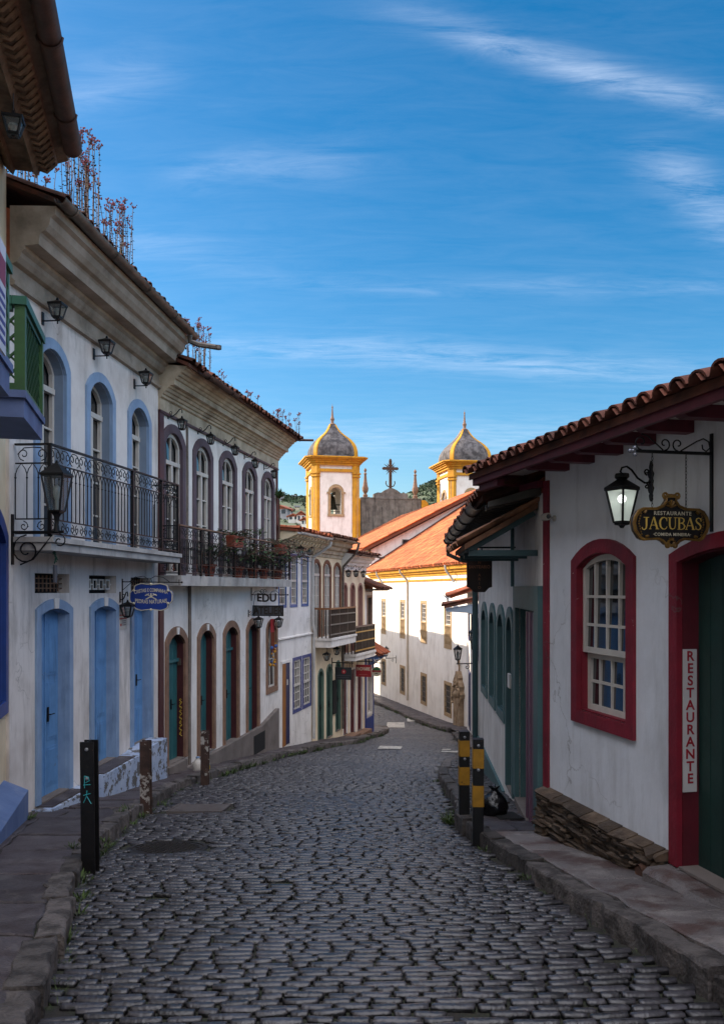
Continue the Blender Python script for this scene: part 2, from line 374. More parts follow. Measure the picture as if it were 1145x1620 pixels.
HOLES = [((-1.93, 8.36), .44, .44), ((-2.12, 11.0), .40, .42)]
def stone(mb, cx, cy, w, d, ang, z, hi):
    n = 10 if hi else 8
    ca, sa = math.cos(ang), math.sin(ang); base = []
    p = random.uniform(.28, .42)
    for k in range(n):
        a = 2*PI*(k+.5)/n; c, q = math.cos(a), math.sin(a)
        x = (abs(c)**p)*math.copysign(1, c)*w/2*random.uniform(.9, 1.05); y = (abs(q)**p)*math.copysign(1, q)*d/2*random.uniform(.86, 1.08)
        base.append((x, y))
    lev = ((1.0, 1.0, -.06), (1.0, 1.0, -.026), (.99, .94, -.009), (.965, .68, .0), (.92, .2, .003)) if hi else ((1.0, 1.0, -.055), (.99, .92, -.022), (.965, .55, -.001), (.92, .15, .003))
    tx, ty = random.gauss(0, .02), random.gauss(.02, .02)
    rings = [[(cx+(x*sx_)*ca-(y*sy_)*sa, cy+(x*sx_)*sa+(y*sy_)*ca, z+h+x*sx_*tx+y*sy_*ty) for x, y in base] for sx_, sy_, h in lev]
    mb.cr = min(1, max(0, random.gauss(.5, .22))); f0 = len(mb.f)
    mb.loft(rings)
    for i in range(f0, f0+n*(2 if hi else 1)): mb.r[i] = -.42      # joint shade painted into the flank colour, along with soil
st = MB(); y = 2.7
random.seed(11)
while y < 53:
    far = y > 13
    pit = random.uniform(.074, .098) if y < 34 else random.uniform(.11, .14)
    xl, xr = lerp_pts(KL, y)+.015, lerp_pts(KR, y)-.015
    x = xl-random.uniform(0, .1)
    sl = .05*math.sin(y*.35)
    ph = random.uniform(0, 6)
    while x < xr:
        w = random.choice((.10, .14, .16, .18, .2, .15, .22))*random.uniform(.88, 1.12)*(1.0 if y < 34 else 1.3)
        cx = x+w/2; cy = y+sl*(cx+.5)+.035*math.sin(cx*1.3+y*.3)+.012*math.sin(cx*3.1+y*.7)+random.gauss(0, .0045)
        if cx+w*.3 < xr and cx-w*.3 > xl-.05:
            if not any(abs(cx-h[0][0]) < h[1]+.04 and abs(cy-h[0][1]) < h[2] and (h[1] != .44 or math.hypot(cx-h[0][0], cy-h[0][1]) < .44) for h in HOLES) and random.random() > .006:
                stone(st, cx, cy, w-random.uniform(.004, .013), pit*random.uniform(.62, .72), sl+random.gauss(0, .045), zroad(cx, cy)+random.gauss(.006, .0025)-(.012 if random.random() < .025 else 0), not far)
        x += w
    y += pit
st.v = [p for p in st.v]
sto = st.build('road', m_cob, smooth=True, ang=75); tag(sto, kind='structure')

# kerb stones
def kerb(pts, side, hgt, seg, name, y0, y1, wd=.17):
    mb = MB(); dense = []
    yv = y0
    # walk along the polyline
    P = [Vector((a, b)) for a, b in pts if y0-3 <= b <= y1+3]
    acc = []; 
    for a, b in zip(P, P[1:]):
        n = max(1, int((b-a).length/.1))
        acc += [a.lerp(b, i/n) for i in range(n)]
    acc.append(P[-1])
    i = 0
    while i < len(acc)-2:
        k = max(3, int(seg*random.uniform(.75, 1.3)/.1)); j = min(len(acc)-1, i+k)
        run = acc[i:j+1]; i = j
        if run[0].y < y0 or run[-1].y > y1: continue
        jit = random.gauss(0, .012); hz = hgt+random.gauss(0, .012); ww = wd*random.uniform(.9, 1.1)
        rings = []; m = len(run)
        for q, c in enumerate(run):
            t = (run[min(q+1, m-1)]-run[max(q-1, 0)]).normalized(); nrm = Vector((-t.y, t.x))*side   # away from the road
            cc = c.copy()
            if q == 0: cc += t*.012
            if q == m-1: cc -= t*.012
            e = .012 if q in (0, m-1) else 0
            zz = zr(c.y); o = cc+nrm*(jit+random.gauss(0, .009))
            pr = [(0, -.3), (.004*e, hz-.022), (.008, hz-.006-e*.3), (.02, hz-e*.4), (ww-.01, hz-e*.4), (ww, hz-.01), (ww, -.3)]
            rings.append([(o.x+nrm.x*a, o.y+nrm.y*a, zz+b+random.gauss(0, .006)) for a, b in pr])
        mb.cr = random.random(); mb.loft(rings)
    tag(mb.build(name, m_kerb, smooth=True, ang=25), kind='structure')
random.seed(5)
kerb(KL, 1, .14, .75, 'kerb', -5.5, 52)
kerb(KR, -1, .15, 1.15, 'kerb', -5.5, 20.8)
kerb(KR, -1, .15, .9, 'kerb', 32.5, 53)
kerb(KR, -1, .10, .9, 'kerb', 21, 32)

# pavements: dark bed and separate flagstones with irregular joints
def pavement(inner, outer, y0, y1, mat, name, lenr, cols, h, small=False, wob=.05):
    bed = MB(); yv = y0; rws = []
    while yv <= y1+.01:
        a, b = lerp_pts(inner, yv), lerp_pts(outer, yv)
        rws.append([(a, yv, zr(yv)+h-.012), (b, yv, zr(yv)+h-.012)]); yv += .35
    for r in rws: bed.v += r
    for j in range(len(rws)-1): bed.f.append((2*j, 2*j+1, 2*j+3, 2*j+2)); bed.r.append(.5)
    o = bed.build(name+'_bed', m_dirt); tag(o, kind='structure')
    mb = MB(); yv = y0
    lines = [y0]
    while lines[-1] < y1: lines.append(lines[-1]+random.uniform(*lenr))
    offs = [[random.gauss(0, wob) for _ in range(cols+2)] for _ in lines]
    for j in range(len(lines)-1):
        ya, yb = lines[j], min(lines[j+1], y1)
        cuts = [0]+sorted(min(.9, max(.1, (k+1)/cols+random.gauss(0, .07))) for k in range(cols-1))+[1]
        for k in range(cols):
            def pt(c, y, ln, ci):
                yy_ = y+offs[ln][min(ci, cols)]*.8
                a, b = lerp_pts(inner, yy_), lerp_pts(outer, yy_)
                return (a+(b-a)*c, yy_)
            q = [pt(cuts[k], ya, j, k), pt(cuts[k+1], ya, j, k+1), pt(cuts[k+1], yb, j+1, k+1), pt(cuts[k], yb, j+1, k)]
            c = (sum(p[0] for p in q)/4, sum(p[1] for p in q)/4)
            loop = []
            for i in range(4):
                A, B = q[i], q[(i+1) % 4]
                for s in (0, .2, .4, .6, .8):
                    g = random.gauss(0, .012) if s else 0
                    loop.append((A[0]+(B[0]-A[0])*s+g, A[1]+(B[1]-A[1])*s+g))
            def rr(gap, dz):
                out = []
                for x, y in loop:
                    dx, dy = c[0]-x, c[1]-y; l = math.hypot(dx, dy) or 1
                    out.append((x+dx/l*gap, y+dy/l*gap, zr(y+dy/l*gap)+h+dz))
                return out
            mb.cr = random.random(); dz = random.gauss(0, .005)
            rings = [rr(.008, -.03), rr(.010, dz-.002), rr(.028, dz+.006)]
            # fan of the flat top
            mb.loft(rings, cap=False)
            top = rings[-1]; mb.add(top+[(c[0], c[1], zr(c[1])+h+dz+.006)], [(i, (i+1) % len(top), len(top)) for i in range(len(top))])
    tag(mb.build(name, mat, smooth=True, ang=35), kind='structure')
KLi = [(a-.15, b) for a, b in KL]; KRi = [(a+.15, b) for a, b in KR]
WLo = [(a-.25, b) for a, b in WL]; WRo = [(a+.25, b) for a, b in WR]
random.seed(21)
pavement(WLo, KLi, -5, 10.2, m_slab, 'pavement', (.7, 1.25), 2, .128)
pavement(WLo, KLi, 10.2, 34.9, m_slab, 'pavement', (.35, .7), 2, .128)
pavement(KRi, WRo, -5, 8.3, m_slabr, 'pavement', (.85, 1.35), 1, .14)
pavement(KRi, WRo, 8.3, 9.9, m_slab, 'pavement', (.5, .8), 2, .14)
pavement(KRi, WRo, 9.9, 20.6, M('small_setts', '#4a484a', rough=.6, col2='#34302f', scale=8, bump=.6, bscale=40, rnd=.35), 'pavement', (.11, .16), 6, .14, wob=.012)
pavement(KRi, WRo, 20.6, 53, m_slab, 'pavement', (.5, .9), 2, .12)
pavement([(a-.35, b) for a, b in WL], KLi, 35, 53, m_slab, 'pavement', (.5, .9), 1, .12)

# worn white paint patches on the stones
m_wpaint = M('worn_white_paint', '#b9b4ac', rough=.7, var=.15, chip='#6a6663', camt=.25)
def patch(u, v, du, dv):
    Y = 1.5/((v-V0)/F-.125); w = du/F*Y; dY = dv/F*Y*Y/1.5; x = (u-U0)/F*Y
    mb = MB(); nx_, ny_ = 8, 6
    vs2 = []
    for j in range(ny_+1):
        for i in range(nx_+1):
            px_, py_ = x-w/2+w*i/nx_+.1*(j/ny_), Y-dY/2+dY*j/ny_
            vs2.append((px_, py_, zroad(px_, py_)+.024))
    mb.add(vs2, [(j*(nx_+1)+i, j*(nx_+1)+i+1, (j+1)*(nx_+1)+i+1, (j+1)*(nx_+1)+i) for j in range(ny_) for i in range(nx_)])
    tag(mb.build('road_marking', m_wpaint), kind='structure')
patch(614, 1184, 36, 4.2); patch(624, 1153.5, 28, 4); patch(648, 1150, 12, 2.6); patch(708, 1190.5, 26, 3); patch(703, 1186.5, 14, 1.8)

# manhole and cover plate
m_iron = M('cast_iron', '#3a3532', rough=.55, col2='#2a2523', scale=12, bump=.2, metal=.55)
mb = MB(); cx, cy = -1.93, 8.36
sl = -.125
def onroad(o, x, y, dz=.012): o.location = (x, y, zroad(x, y)+dz); o.rotation_euler = (math.atan(sl), 0, 0); return o
mh = empty('manhole_cover', (0, 0, 0), label='round cast iron manhole cover set in the cobbles near the left kerb', cat='manhole cover'); onroad(mh, cx, cy, -.004)
mb.lathe([(.40, -.05), (.40, .0), (.35, .002), (.35, -.006), (.345, -.006)], n=36); mb.build('cover_frame', m_iron, mh, smooth=True)
mb = MB(); mb.lathe([(.338, -.05), (.338, -.002), (.33, .0), (.001, .0)], n=36)
for i in range(-9, 10):
    for j in range(-9, 10):
        if math.hypot(i, j) < 9.2 and (i+j) % 2: mb.box(i*.034-.013, i*.034+.013, j*.034-.008, j*.034+.008, 0, .007)
mb.build('lid', m_iron, mh)
mb = MB(); mb.box(-.36, .36, -.36, .36, -.05, .006)
mb.box(-.36, -.33, -.36, .36, .006, .012); mb.box(.33, .36, -.36, .36, .006, .012)
pl = mb.build('cover_plate', M('worn_concrete', '#5a5350', rough=.7, col2='#463c38', scale=4, bump=.3)); tag(pl, 'smooth square cover slab among the cobbles beside the second left post', 'cover slab'); onroad(pl, -2.12, 11.0)
# ------------------------------------------------------------------ shared materials
WALLK = dict(rough=.85, bump=.16, bscale=14, scale=1.3)
m_w1 = M('whitewash_aged', '#dcd5d0', col2='#bfb6b0', lo=.44, hi=.72, stain='#7d746c', samt=.6, drip='#6b6159', damt=.55, crack=.5, **WALLK)
m_w2 = M('whitewash', '#e6e0da', col2='#cdc5bd', lo=.44, hi=.72, stain='#8f857b', samt=.45, drip='#75695f', damt=.5, crack=.4, **WALLK)
m_cream = M('cream_wash', '#ead7b8', col2='#d8c29f', lo=.42, hi=.72, stain='#9a8b78', samt=.35, drip='#85745f', damt=.4, **WALLK)
m_wr = M('restaurant_wash', '#dcdee3', col2='#c6c7cb', lo=.44, hi=.75, stain='#93918f', samt=.5, drip='#8a8683', damt=.4, crack=.5, **WALLK)
m_wc = M('church_wash', '#e9e3db', col2='#d6cec4', lo=.45, hi=.75, stain='#a89a8b', samt=.45, drip='#8f8273', damt=.45, **WALLK)
m_corn = M('cornice_stucco', '#a99c8e', rough=.85, col2='#857868', scale=2.2, bump=.15, stain='#5d5349', samt=.7, sscale=(1.2, 1.2, 1.2))
m_lblue = M('light_blue_paint', '#8aa2bf', rough=.6, col2='#768fae', scale=3, bump=.08, stain='#5f7690', samt=.5, drip='#4a5666', damt=.6)
m_dblue = M('door_blue_paint', '#6796c6', rough=.55, col2='#5885b5', scale=3, bump=.12, stain='#45638a', samt=.6, drip='#33475f', damt=.8, crack=.5)
m_grayblue = M('grey_blue_reveal', '#7d8da0', rough=.7, col2='#6c7c8f', scale=2, bump=.1)
m_wood_w = M('white_joinery', '#c6bfb6', rough=.55, var=.08, scale=5, bump=.05, stain='#8b8177', samt=.5)
m_glass = Mglass('window_glass')
m_black = M('wrought_iron', '#1b191a', rough=.5, var=.2, scale=20, bump=.1, metal=.4)
m_slabc = M('balcony_concrete', '#b5b0ab', rough=.85, col2='#8f8a85', scale=2, bump=.15, stain='#5b5651', samt=.8, sscale=(2.5, 2.5, .5))
m_gutter = M('weathered_zinc', '#6d645c', rough=.5, col2='#4a3f38', scale=6, bump=.1, metal=.3, stain='#3a2a22', samt=.7, sscale=(3, 3, 3))
m_rgutter = M('rusty_gutter', '#4a2f28', rough=.65, col2='#2f1e1a', scale=6, bump=.15)
m_wgutter = M('white_gutter', '#b9b6b2', rough=.5, var=.1, scale=4, bump=.05, stain='#7a6f66', samt=.5)
m_tile = M('clay_tile', '#a0512d', rough=.85, col2='#6e3a24', scale=3.5, lo=.4, hi=.68, bump=.2, bscale=40, rnd=.4, stain='#3b2f28', samt=.6, sscale=(2, 2, 2))
m_otile = M('clay_tile_dark', '#6a3a28', rough=.9, col2='#3f2a21', scale=3.5, lo=.4, hi=.65, bump=.25, bscale=40, rnd=.45, stain='#2b2521', samt=.7, sscale=(2, 2, 2))
m_teal = M('teal_door_paint', '#2f6468', rough=.45, col2='#26565b', scale=3, bump=.06, stain='#1d3f44', samt=.4)
m_maroon = M('maroon_paint', '#4a1f22', rough=.5, col2='#3b181b', scale=4, bump=.06)
m_stone = M('stone_surround', '#8a6a55', rough=.8, col2='#6f5444', scale=6, bump=.25, bscale=50)
m_purple = M('aubergine_paint', '#594a52', rough=.7, col2='#473a42', scale=3, bump=.08)
m_plinth = M('cement_plinth', '#7a706a', rough=.85, col2='#625953', scale=2.5, bump=.2, stain='#48423e', samt=.5)
m_dark = M('dark_interior', '#0d0d0e', rough=.9, var=.05, bump=0)

# ------------------------------------------------------------------ openings
def frame_part(root, op, fw, mat, name='door_frame', proud=.03, rmat=None, recess=.25, sill=False, n=10, fwz=None, ozs=None):
    """raised surround on the face plus the painted lining of the reveal"""
    x0, x1, zb, zs, zc = op
    inn = arch(x0, x1, zb, zs, zc, n); out = arch(x0-fw, x1+fw, zb, zs+fw*.6 if ozs is None else ozs, zc+(fw*1.1 if fwz is None else fwz), n)
    mb = MB()
    if sill:
        mb.ring(out+[(x1+fw, zb-fw), (x0-fw, zb-fw)], inn+[(x1, zb), (x0, zb)], -proud, .015, closed=True)
    else: mb.ring(out, inn, -proud, .015)
    fr = mb.build(name, mat, root)
    mb = MB(); i2 = arch(x0+.012, x1-.012, zb+(.012 if sill else 0), zs, zc-.012, n); i1 = arch(x0-.018, x1+.018, zb-(.018 if sill else 0), zs, zc+.018, n)
    if sill: mb.ring(i1, i2, .0155, recess, closed=True)
    else: mb.ring(i1, i2, .0155, recess)
    mb.build('reveal', rmat or mat, fr)
    return fr
def door_leaf(root, op, mat, y, planks=2, panels=True, transom=None, name='door', handle=True, n=10, trmat=None):
    x0, x1, zb, zs, zc = op; w = x1-x0
    mb = MB(); mb.prism(arch(x0, x1, zb, zs, zc, n), y, y+.05)
    step = w/planks
    for k in range(planks+1):
        x = x0+step*k; wd = .016
        if 0 < k < planks: mb.box(x-wd, x+wd, y-.016, y+.001, zb+.02, zs)
    if panels:
        zt = transom if transom else zs
        for k in range(planks):
            a, b = x0+step*k+.06, x0+step*(k+1)-.06
            for lo, hi in ((.05, .26), (.30, .62), (.66, .96)):
                z0, z1 = zb+(zt-zb)*lo, zb+(zt-zb)*hi
                mb.box(a, b, y-.007, y+.001, z0, z1); mb.box(a+.035, b-.035, y-.014, y-.006, z0+.035, z1-.035)
    else:
        k = max(3, int(w/.13))
        for i in range(1, k): mb.box(x0+w*i/k-.004, x0+w*i/k+.004, y-.005, y+.001, zb, zs)
    d = mb.build(name, mat, root)
    if transom:
        mb = MB(); mb.box(x0+.01, x1-.01, y-.045, y-.0165, transom-.03, transom+.03); mb.build('transom', trmat or mat, d)
    if name == 'door':
        mb = MB(); mb.box(x0+.013, x1-.013, -.028, y-.0165, zb-.004, zb+.014); mb.build('threshold', m_plinth, d)
    if handle:
        mb = MB(); hx = x0+w*(.5 if planks > 1 else .8)+.05; hz = zb+1.0
        mb.box(hx-.015, hx+.015, y-.03, y-.014, hz-.09, hz+.09); mb.tube([(hx, y-.03, hz), (hx, y-.06, hz), (hx+.09, y-.06, hz)], .008, 5)
        mb.build('handle', m_black, d)
    return d
def sash_window(root, op, y, mat, cols=2, rows=3, transom=None, fan=True, name='window', fr=.06, mull=True, glass=None, half=None, n=10):
    """glazed casement: outer joinery, bars, one dark pane behind; half = height where the lower sash starts"""
    x0, x1, zb, zs, zc = op; w = x1-x0
    mb = MB(); A = arch(x0, x1, zb, zs, zc, n); B = arch(x0+fr, x1-fr, zb+fr, zs, zc-fr, n)
    mb.ring(A, B, y, y+.05, closed=True)
    def topz(x):
        R = (w*w/4+(zc-zs)**2)/(2*max(zc-zs, 1e-3)); cx = (x0+x1)/2
        return zc-R+math.sqrt(max(0, R*R-(x-cx)**2)) if zc-zs > .01 else zc
    win = mb.build(name, mat, root)
    mb = MB()
    zt = transom if transom else topz(x0+.001)
    if transom: mb.box(x0+fr*.5, x1-fr*.5, y-.02, y+.048, transom-.035, transom+.035)
    if half: mb.box(x0+fr*.5, x1-fr*.5, y-.015, y+.047, half-.03, half+.03)
    mid = (x0+x1)/2
    if mull:
        mb.box(mid-.038, mid+.038, y-.012, y+.046, zb+fr*.6, (transom-.035) if transom else topz(mid)-fr*.5)
    bw = .012
    for c in range(1, cols):
        x = x0+w*c/cols
        if mull and abs(x-mid) < .02: continue
        mb.box(x-bw, x+bw, y+.006, y+.04, zb+fr*.6, topz(x)-fr*.5)
    if transom and (mull or cols > 1) and fan: mb.box(mid-bw, mid+bw, y+.007, y+.041, transom+.03, topz(mid)-fr*.5)
    H = zt-zb
    for r in range(1, rows):
        z = zb+H*r/rows
        if half and abs(z-half) < .05: continue
        mb.box(x0+fr*.6, x1-fr*.6, y+.009, y+.043, z-bw, z+bw)
    mb.build('sash', mat, win)
    mb = MB(); mb.prism(arch(x0+fr*.5, x1-fr*.5, zb+fr*.5, zs, zc-fr*.5, n), y+.020, y+.026); mb.v = [(a_, b_+.022*(c_-zb), c_) for a_, b_, c_ in mb.v]; mb.build('pane', glass or m_glass, win)
    return win
def band(root, name, x0, x1, prof, mat, smooth=False):
    mb = MB(); mb.prism(prof, x0, x1, 'x'); return mb.build(name, mat, root, smooth=smooth)

def tile_roof(root, x0, x1, y0, z0, y1, z1, mat, pitch=.2, course=.38, name='roof', thick=.06, ragged=.02, seg=5, skip=None, far=False, lift=.03):
    """barrel tiles: cover tiles in courses laid over a dark board; runs from eave (y0,z0) up to (y1,z1), y into the building"""
    mb = MB(); L = math.hypot(y1-y0, z1-z0); uy, uz = (y1-y0)/L, (z1-z0)/L; ny, nz = -uz, uy
    mb.cr = .2
    mb.prism([(y0+.03, z0-thick), (y1, z1-thick), (y1, z1), (y0+.03, z0)], x0, x1, 'x')
    n = max(1, int((x1-x0)/pitch)); nc = max(1, int(L/course))
    for i in range(n):
        xc = x0+(i+.5)*(x1-x0)/n
        for c in range(nc):
            a = c*L/nc-(.05 if c else .03)+random.gauss(0, ragged*.5); b = (c+1)*L/nc+.03
            mb.cr = min(1, max(0, random.gauss(.5, .25)))
            ra, rb_ = pitch*.46, pitch*.38; ring = []
            dx = random.gauss(0, ragged*.25); la = lift+random.gauss(0, .004)
            for (t, r, lift) in ((a, ra, la), (b, rb_, .012)):
                pts = []
                for k in range(seg+1):
                    an = PI*k/seg; X = xc+dx+r*math.cos(an); hgt = r*.72*math.sin(an)+lift
                    pts.append((X, y0+uy*t+ny*hgt, z0+uz*t+nz*hgt))
                ring.append(pts)
            o = len(mb.v); mb.v += ring[0]+ring[1]
            for k in range(seg): mb.f.append((o+k, o+k+1, o+seg+2+k, o+seg+1+k)); mb.r.append(mb.cr)
            if c == 0:                      # open mouth of the eave tile, thick clay edge
                e = []
                for k in range(seg+1):
                    an = PI*k/seg; r = ra-.018; hgt = r*.72*math.sin(an)+la; e.append((xc+dx+r*math.cos(an), y0+uy*a+ny*hgt, z0+uz*a+nz*hgt))
                o2 = len(mb.v); mb.v += e
                for k in range(seg): mb.f.append((o+k+1, o+k, o2+k, o2+k+1)); mb.r.append(mb.cr*.7)
            if not far or c == 0:           # channel tile between the covers
                xm = xc+pitch/2; o3 = len(mb.v)
                for t in (a-.02, b):
                    for k in range(4):
                        an = PI+PI*k/3; hgt = pitch*.3*math.sin(an)+.045
                        mb.v.append((xm+pitch*.36*math.cos(an), y0+uy*t+ny*hgt, z0+uz*t+nz*hgt))
                for k in range(3): mb.f.append((o3+k, o3+k+1, o3+5+k, o3+4+k)); mb.r.append(mb.cr)
    return mb.build(name, mat, root, smooth=True, ang=60)
def gutter(root, x0, x1, y, z, r, mat, name='gutter', seams=1.2):
    mb = MB(); n = 8; rings = []
    m = max(2, int((x1-x0)/.5))
    for i in range(m+1):
        x = x0+(x1-x0)*i/m; dz = random.gauss(0, .006)
        out = [(x, y+r*math.cos(PI+PI*k/n), z+r*math.sin(PI+PI*k/n)+dz) for k in range(n+1)]
        inn = [(x, y+(r-.012)*math.cos(PI+PI*k/n), z+(r-.012)*math.sin(PI+PI*k/n)+dz) for k in range(n, -1, -1)]
        rings.append(out+inn)
    mb.loft(rings)
    x = x0+.3
    while x < x1:
        mb.tube([(x, y+(r+.006)*math.cos(PI+PI*k/n), z+(r+.006)*math.sin(PI+PI*k/n)) for k in range(n+1)], .012, 4); x += seams
    return mb.build(name, mat, root, smooth=True, ang=50)

# ------------------------------------------------------------------ wrought iron
def spiral(c, r, turns, a0, ax, az, n=14, flip=1):
    """flat spiral in the plane spanned by ax and az"""
    out = []
    for i in range(n+1):
        t = i/n; a = a0+flip*turns*2*PI*t; rr = r*(1-.78*t)
        out.append(Vector(c)+Vector(ax)*(rr*math.cos(a))+Vector(az)*(rr*math.sin(a)))
    return out
def scroll_pair(mb, c, w, h, ax, r=.006, n=4):
    az = Vector((0, 0, 1)); c = Vector(c); ax = Vector(ax)
    for s in (-1, 1):
        q = c+ax*(s*w*.26)
        mb.tube(spiral(q, h*.42, 1.2, -PI/2, ax*s, az, 12), r, n, cap=False)
        mb.tube([c+az*(h*.46), c+ax*(s*w*.25)+az*(h*.42), q+ax*(s*h*.42)], r, n, cap=False)
def railing(mb, a, b, z0, z1, dens=.11, ornate=True):
    """iron panel between plan points a and b (local x,y); z0/z1 are (at a, at b)"""
    a = Vector((a[0], a[1], 0)); b = Vector((b[0], b[1], 0)); L = (b-a).length; ax = (b-a)/L
    def P(t, z): return a+ax*(L*t)+Vector((0, 0, z))
    lo = lambda t: z0[0]+(z0[1]-z0[0])*t
    hi = lambda t: z1[0]+(z1[1]-z1[0])*t
    mb.bar(P(0, hi(0)), P(1, hi(1)), .05, .02); mb.bar(P(0, lo(0)+.04), P(1, lo(1)+.04), .025, .018)
    n = max(2, int(L/dens))
    bt, bb = .21, .20
    mb.bar(P(0, hi(0)-bt), P(1, hi(1)-bt), .02, .015); mb.bar(P(0, lo(0)+bb), P(1, lo(1)+bb), .02, .015)
    for i in range(n+1):
        t = i/n; mb.tube([P(t, lo(t)+bb), P(t, hi(t)-bt-.11)], .0075, 5, cap=False)
        mb.ball(P(t, hi(t)-bt-.16), .014, 5, 3)
        if i < n:
            tm = (i+.5)/n; t2 = (i+1)/n
            mb.tube([P(t, hi(t)-bt-.12), P(t+.16/n, hi(t)-bt-.06), P(tm, hi(tm)-bt), P(t2-.16/n, hi(t2)-bt-.06), P(t2, hi(t2)-bt-.12)], .006, 4, cap=False)
    k = max(1, int(L/.24))
    for i in range(k):
        t = (i+.5)/k
        scroll_pair(mb, P(t, hi(t)-bt/2-.005), L/k, .17, ax); scroll_pair(mb, P(t, lo(t)+.12), L/k, -.13, ax)

# ------------------------------------------------------------------ lanterns
m_lampglass = M('frosted_lamp_glass', '#9aa09a', rough=.25, var=.05, bump=0, spec=.6)
def clear_glass():
    m = bpy.data.materials.new('thin_lamp_glass'); m.use_nodes = True; b = m.node_tree.nodes['Principled BSDF']
    b.inputs['Base Color'].default_value = (.16, .17, .17, 1); b.inputs['Roughness'].default_value = .12; b.inputs['Alpha'].default_value = .3
    return m
m_thin = clear_glass()
def lantern_body(root, w, h, zt, x=0, y=0, sides=4, glass=None, ang=None, taper=.55, name='lantern_frame', bulb=True):
    """hanging street lantern: top at zt, tapered glazed cage, pitched cap, finial"""
    glass = glass or m_thin; ang = PI/4 if ang is None else ang; q = math.sqrt(2) if sides == 4 else 1.08
    R = w/2*q; mb = MB(); cap = h*.22; cage0 = zt-cap; cage1 = zt-h*.88
    mb.lathe([(.012, zt+.03), (.02, zt), (R*.28, zt-cap*.15), (R*1.08, cage0+.01), (R*1.08, cage0-.012), (R*.95, cage0-.014)], x, y, sides, ang)
    for k in range(sides):
        a = ang+2*PI*k/sides; c, s = math.cos(a), math.sin(a)
        mb.bar((x+R*.97*c, y+R*.97*s, cage0), (x+R*taper*c, y+R*taper*s, cage1), .016, .016)
        a2 = ang+2*PI*(k+1)/sides
        for rr, z in ((.97, cage0-.01), (taper, cage1)):
            mb.bar((x+R*rr*c, y+R*rr*s, z), (x+R*rr*math.cos(a2), y+R*rr*math.sin(a2), z), .014, .014)
    mb.lathe([(R*taper*.98, cage1), (R*taper*.9, cage1-.02), (R*.2, zt-h*.95), (.012, zt-h)], x, y, sides, ang)
    o = mb.build(name, m_black, root)
    mb = MB(); mb.lathe([(R*.94, cage0-.016), (R*taper*.95, cage1+.006)], x, y, sides, ang); mb.build('glass', glass, root)
    if bulb:
        mb = MB(); mb.lathe([(.02, cage1+.01), (.022, cage1+(cage0-cage1)*.3), (.045, cage1+(cage0-cage1)*.5), (.04, cage1+(cage0-cage1)*.65), (.006, cage1+(cage0-cage1)*.75)], x, y, 8); mb.build('bulb', m_lampglass, root, smooth=True)
    return o
def scroll_bracket(root, reach, z, plate=.16, drop=0.0, name='bracket', th=.009):
    """gooseneck arm from a wall plate out to the lamp (local -y is the street side)"""
    mb = MB(); mb.box(-.02, .02, -.012, 0, z-plate/2-.02, z+plate/2-.02)
    pts = [(0, -.01, z-.05), (0, -reach*.35, z-.06), (0, -reach*.62, z-.01), (0, -reach*.8, z+.05), (0, -reach*.95, z+.06), (0, -reach*1.0, z+.03), (0, -reach, z-.01)]
    mb.tube(pts, th, 6); mb.tube(spiral((0, -.05, z+.0), .035, 1.1, -PI/2, (0, -1, 0), (0, 0, 1), 9), th*.7, 5)
    return mb.build(name, m_black, root, smooth=True)

# ------------------------------------------------------------------ lettering
def text_mesh(body, size, parent, mat, loc=(0, 0, 0), rot=(PI/2, 0, 0), depth=.004, name='lettering', sx=1.0, spacing=1.0, bold=0.0, curve=0.0):
    cu = bpy.data.curves.new('t', 'FONT'); cu.body = body; cu.size = size; cu.align_x = 'CENTER'; cu.align_y = 'CENTER'
    cu.extrude = depth; cu.space_character = spacing; cu.offset = bold; cu.resolution_u = 4
    o = bpy.data.objects.new('t', cu); COL.objects.link(o)
    bpy.context.view_layer.update()
    me = bpy.data.meshes.new_from_object(o.evaluated_get(bpy.context.evaluated_depsgraph_get()))
    bpy.data.objects.remove(o); bpy.data.curves.remove(cu)
    me.name = name
    if curve:
        for v in me.vertices: v.co.y += curve*(v.co.x*sx)**2
    R = Matrix.Translation(loc) @ Matrix(( (1,0,0,0),(0,1,0,0),(0,0,1,0),(0,0,0,1) ))
    from mathutils import Euler
    me.transform(Matrix.Translation(loc) @ Euler(rot).to_matrix().to_4x4() @ Matrix.Diagonal((sx, 1, 1, 1)))
    me.materials.clear(); me.materials.append(mat)
    n = bpy.data.objects.new(name, me); COL.objects.link(n)
    if parent is not None: n.parent = parent
    return n
def strokes(mb, glyph, x, z, h, y0, y1):
    """glyph: list of strokes, each a list of (x, z, width) in em units -> flat ribbons"""
    for st_ in glyph:
        L_, R_ = [], []
        for i, (a, b, w) in enumerate(st_):
            p = st_[max(0, i-1)]; q = st_[min(len(st_)-1, i+1)]
            dx, dz = q[0]-p[0], q[1]-p[1]; l = math.hypot(dx, dz) or 1
            nx_, nz_ = -dz/l*w/2, dx/l*w/2
            L_.append((x+(a+nx_)*h, z+(b+nz_)*h)); R_.append((x+(a-nx_)*h, z+(b-nz_)*h))
        mb.ring(L_, R_, y0, y1)
# ------------------------------------------------------------------ left side of the street
FB0=Fac((-2.2,2.03),(-3.93,9.3)); FB1=Fac((-3.887,9.27),(-3.423,14.11)); FB2=Fac((-3.423,14.11),(-2.13,21.1)); FB3=Fac((-2.13,21.1),(-1.447,24.2))
FB4=Fac((-1.447,24.2),(-.662,27.1)); FB5=Fac((-.662,27.1),(.1,29.6)); FB6=Fac((.1,29.6),(.4,30.7))
GL = 'old town houses down the left side of the street'
random.seed(3)
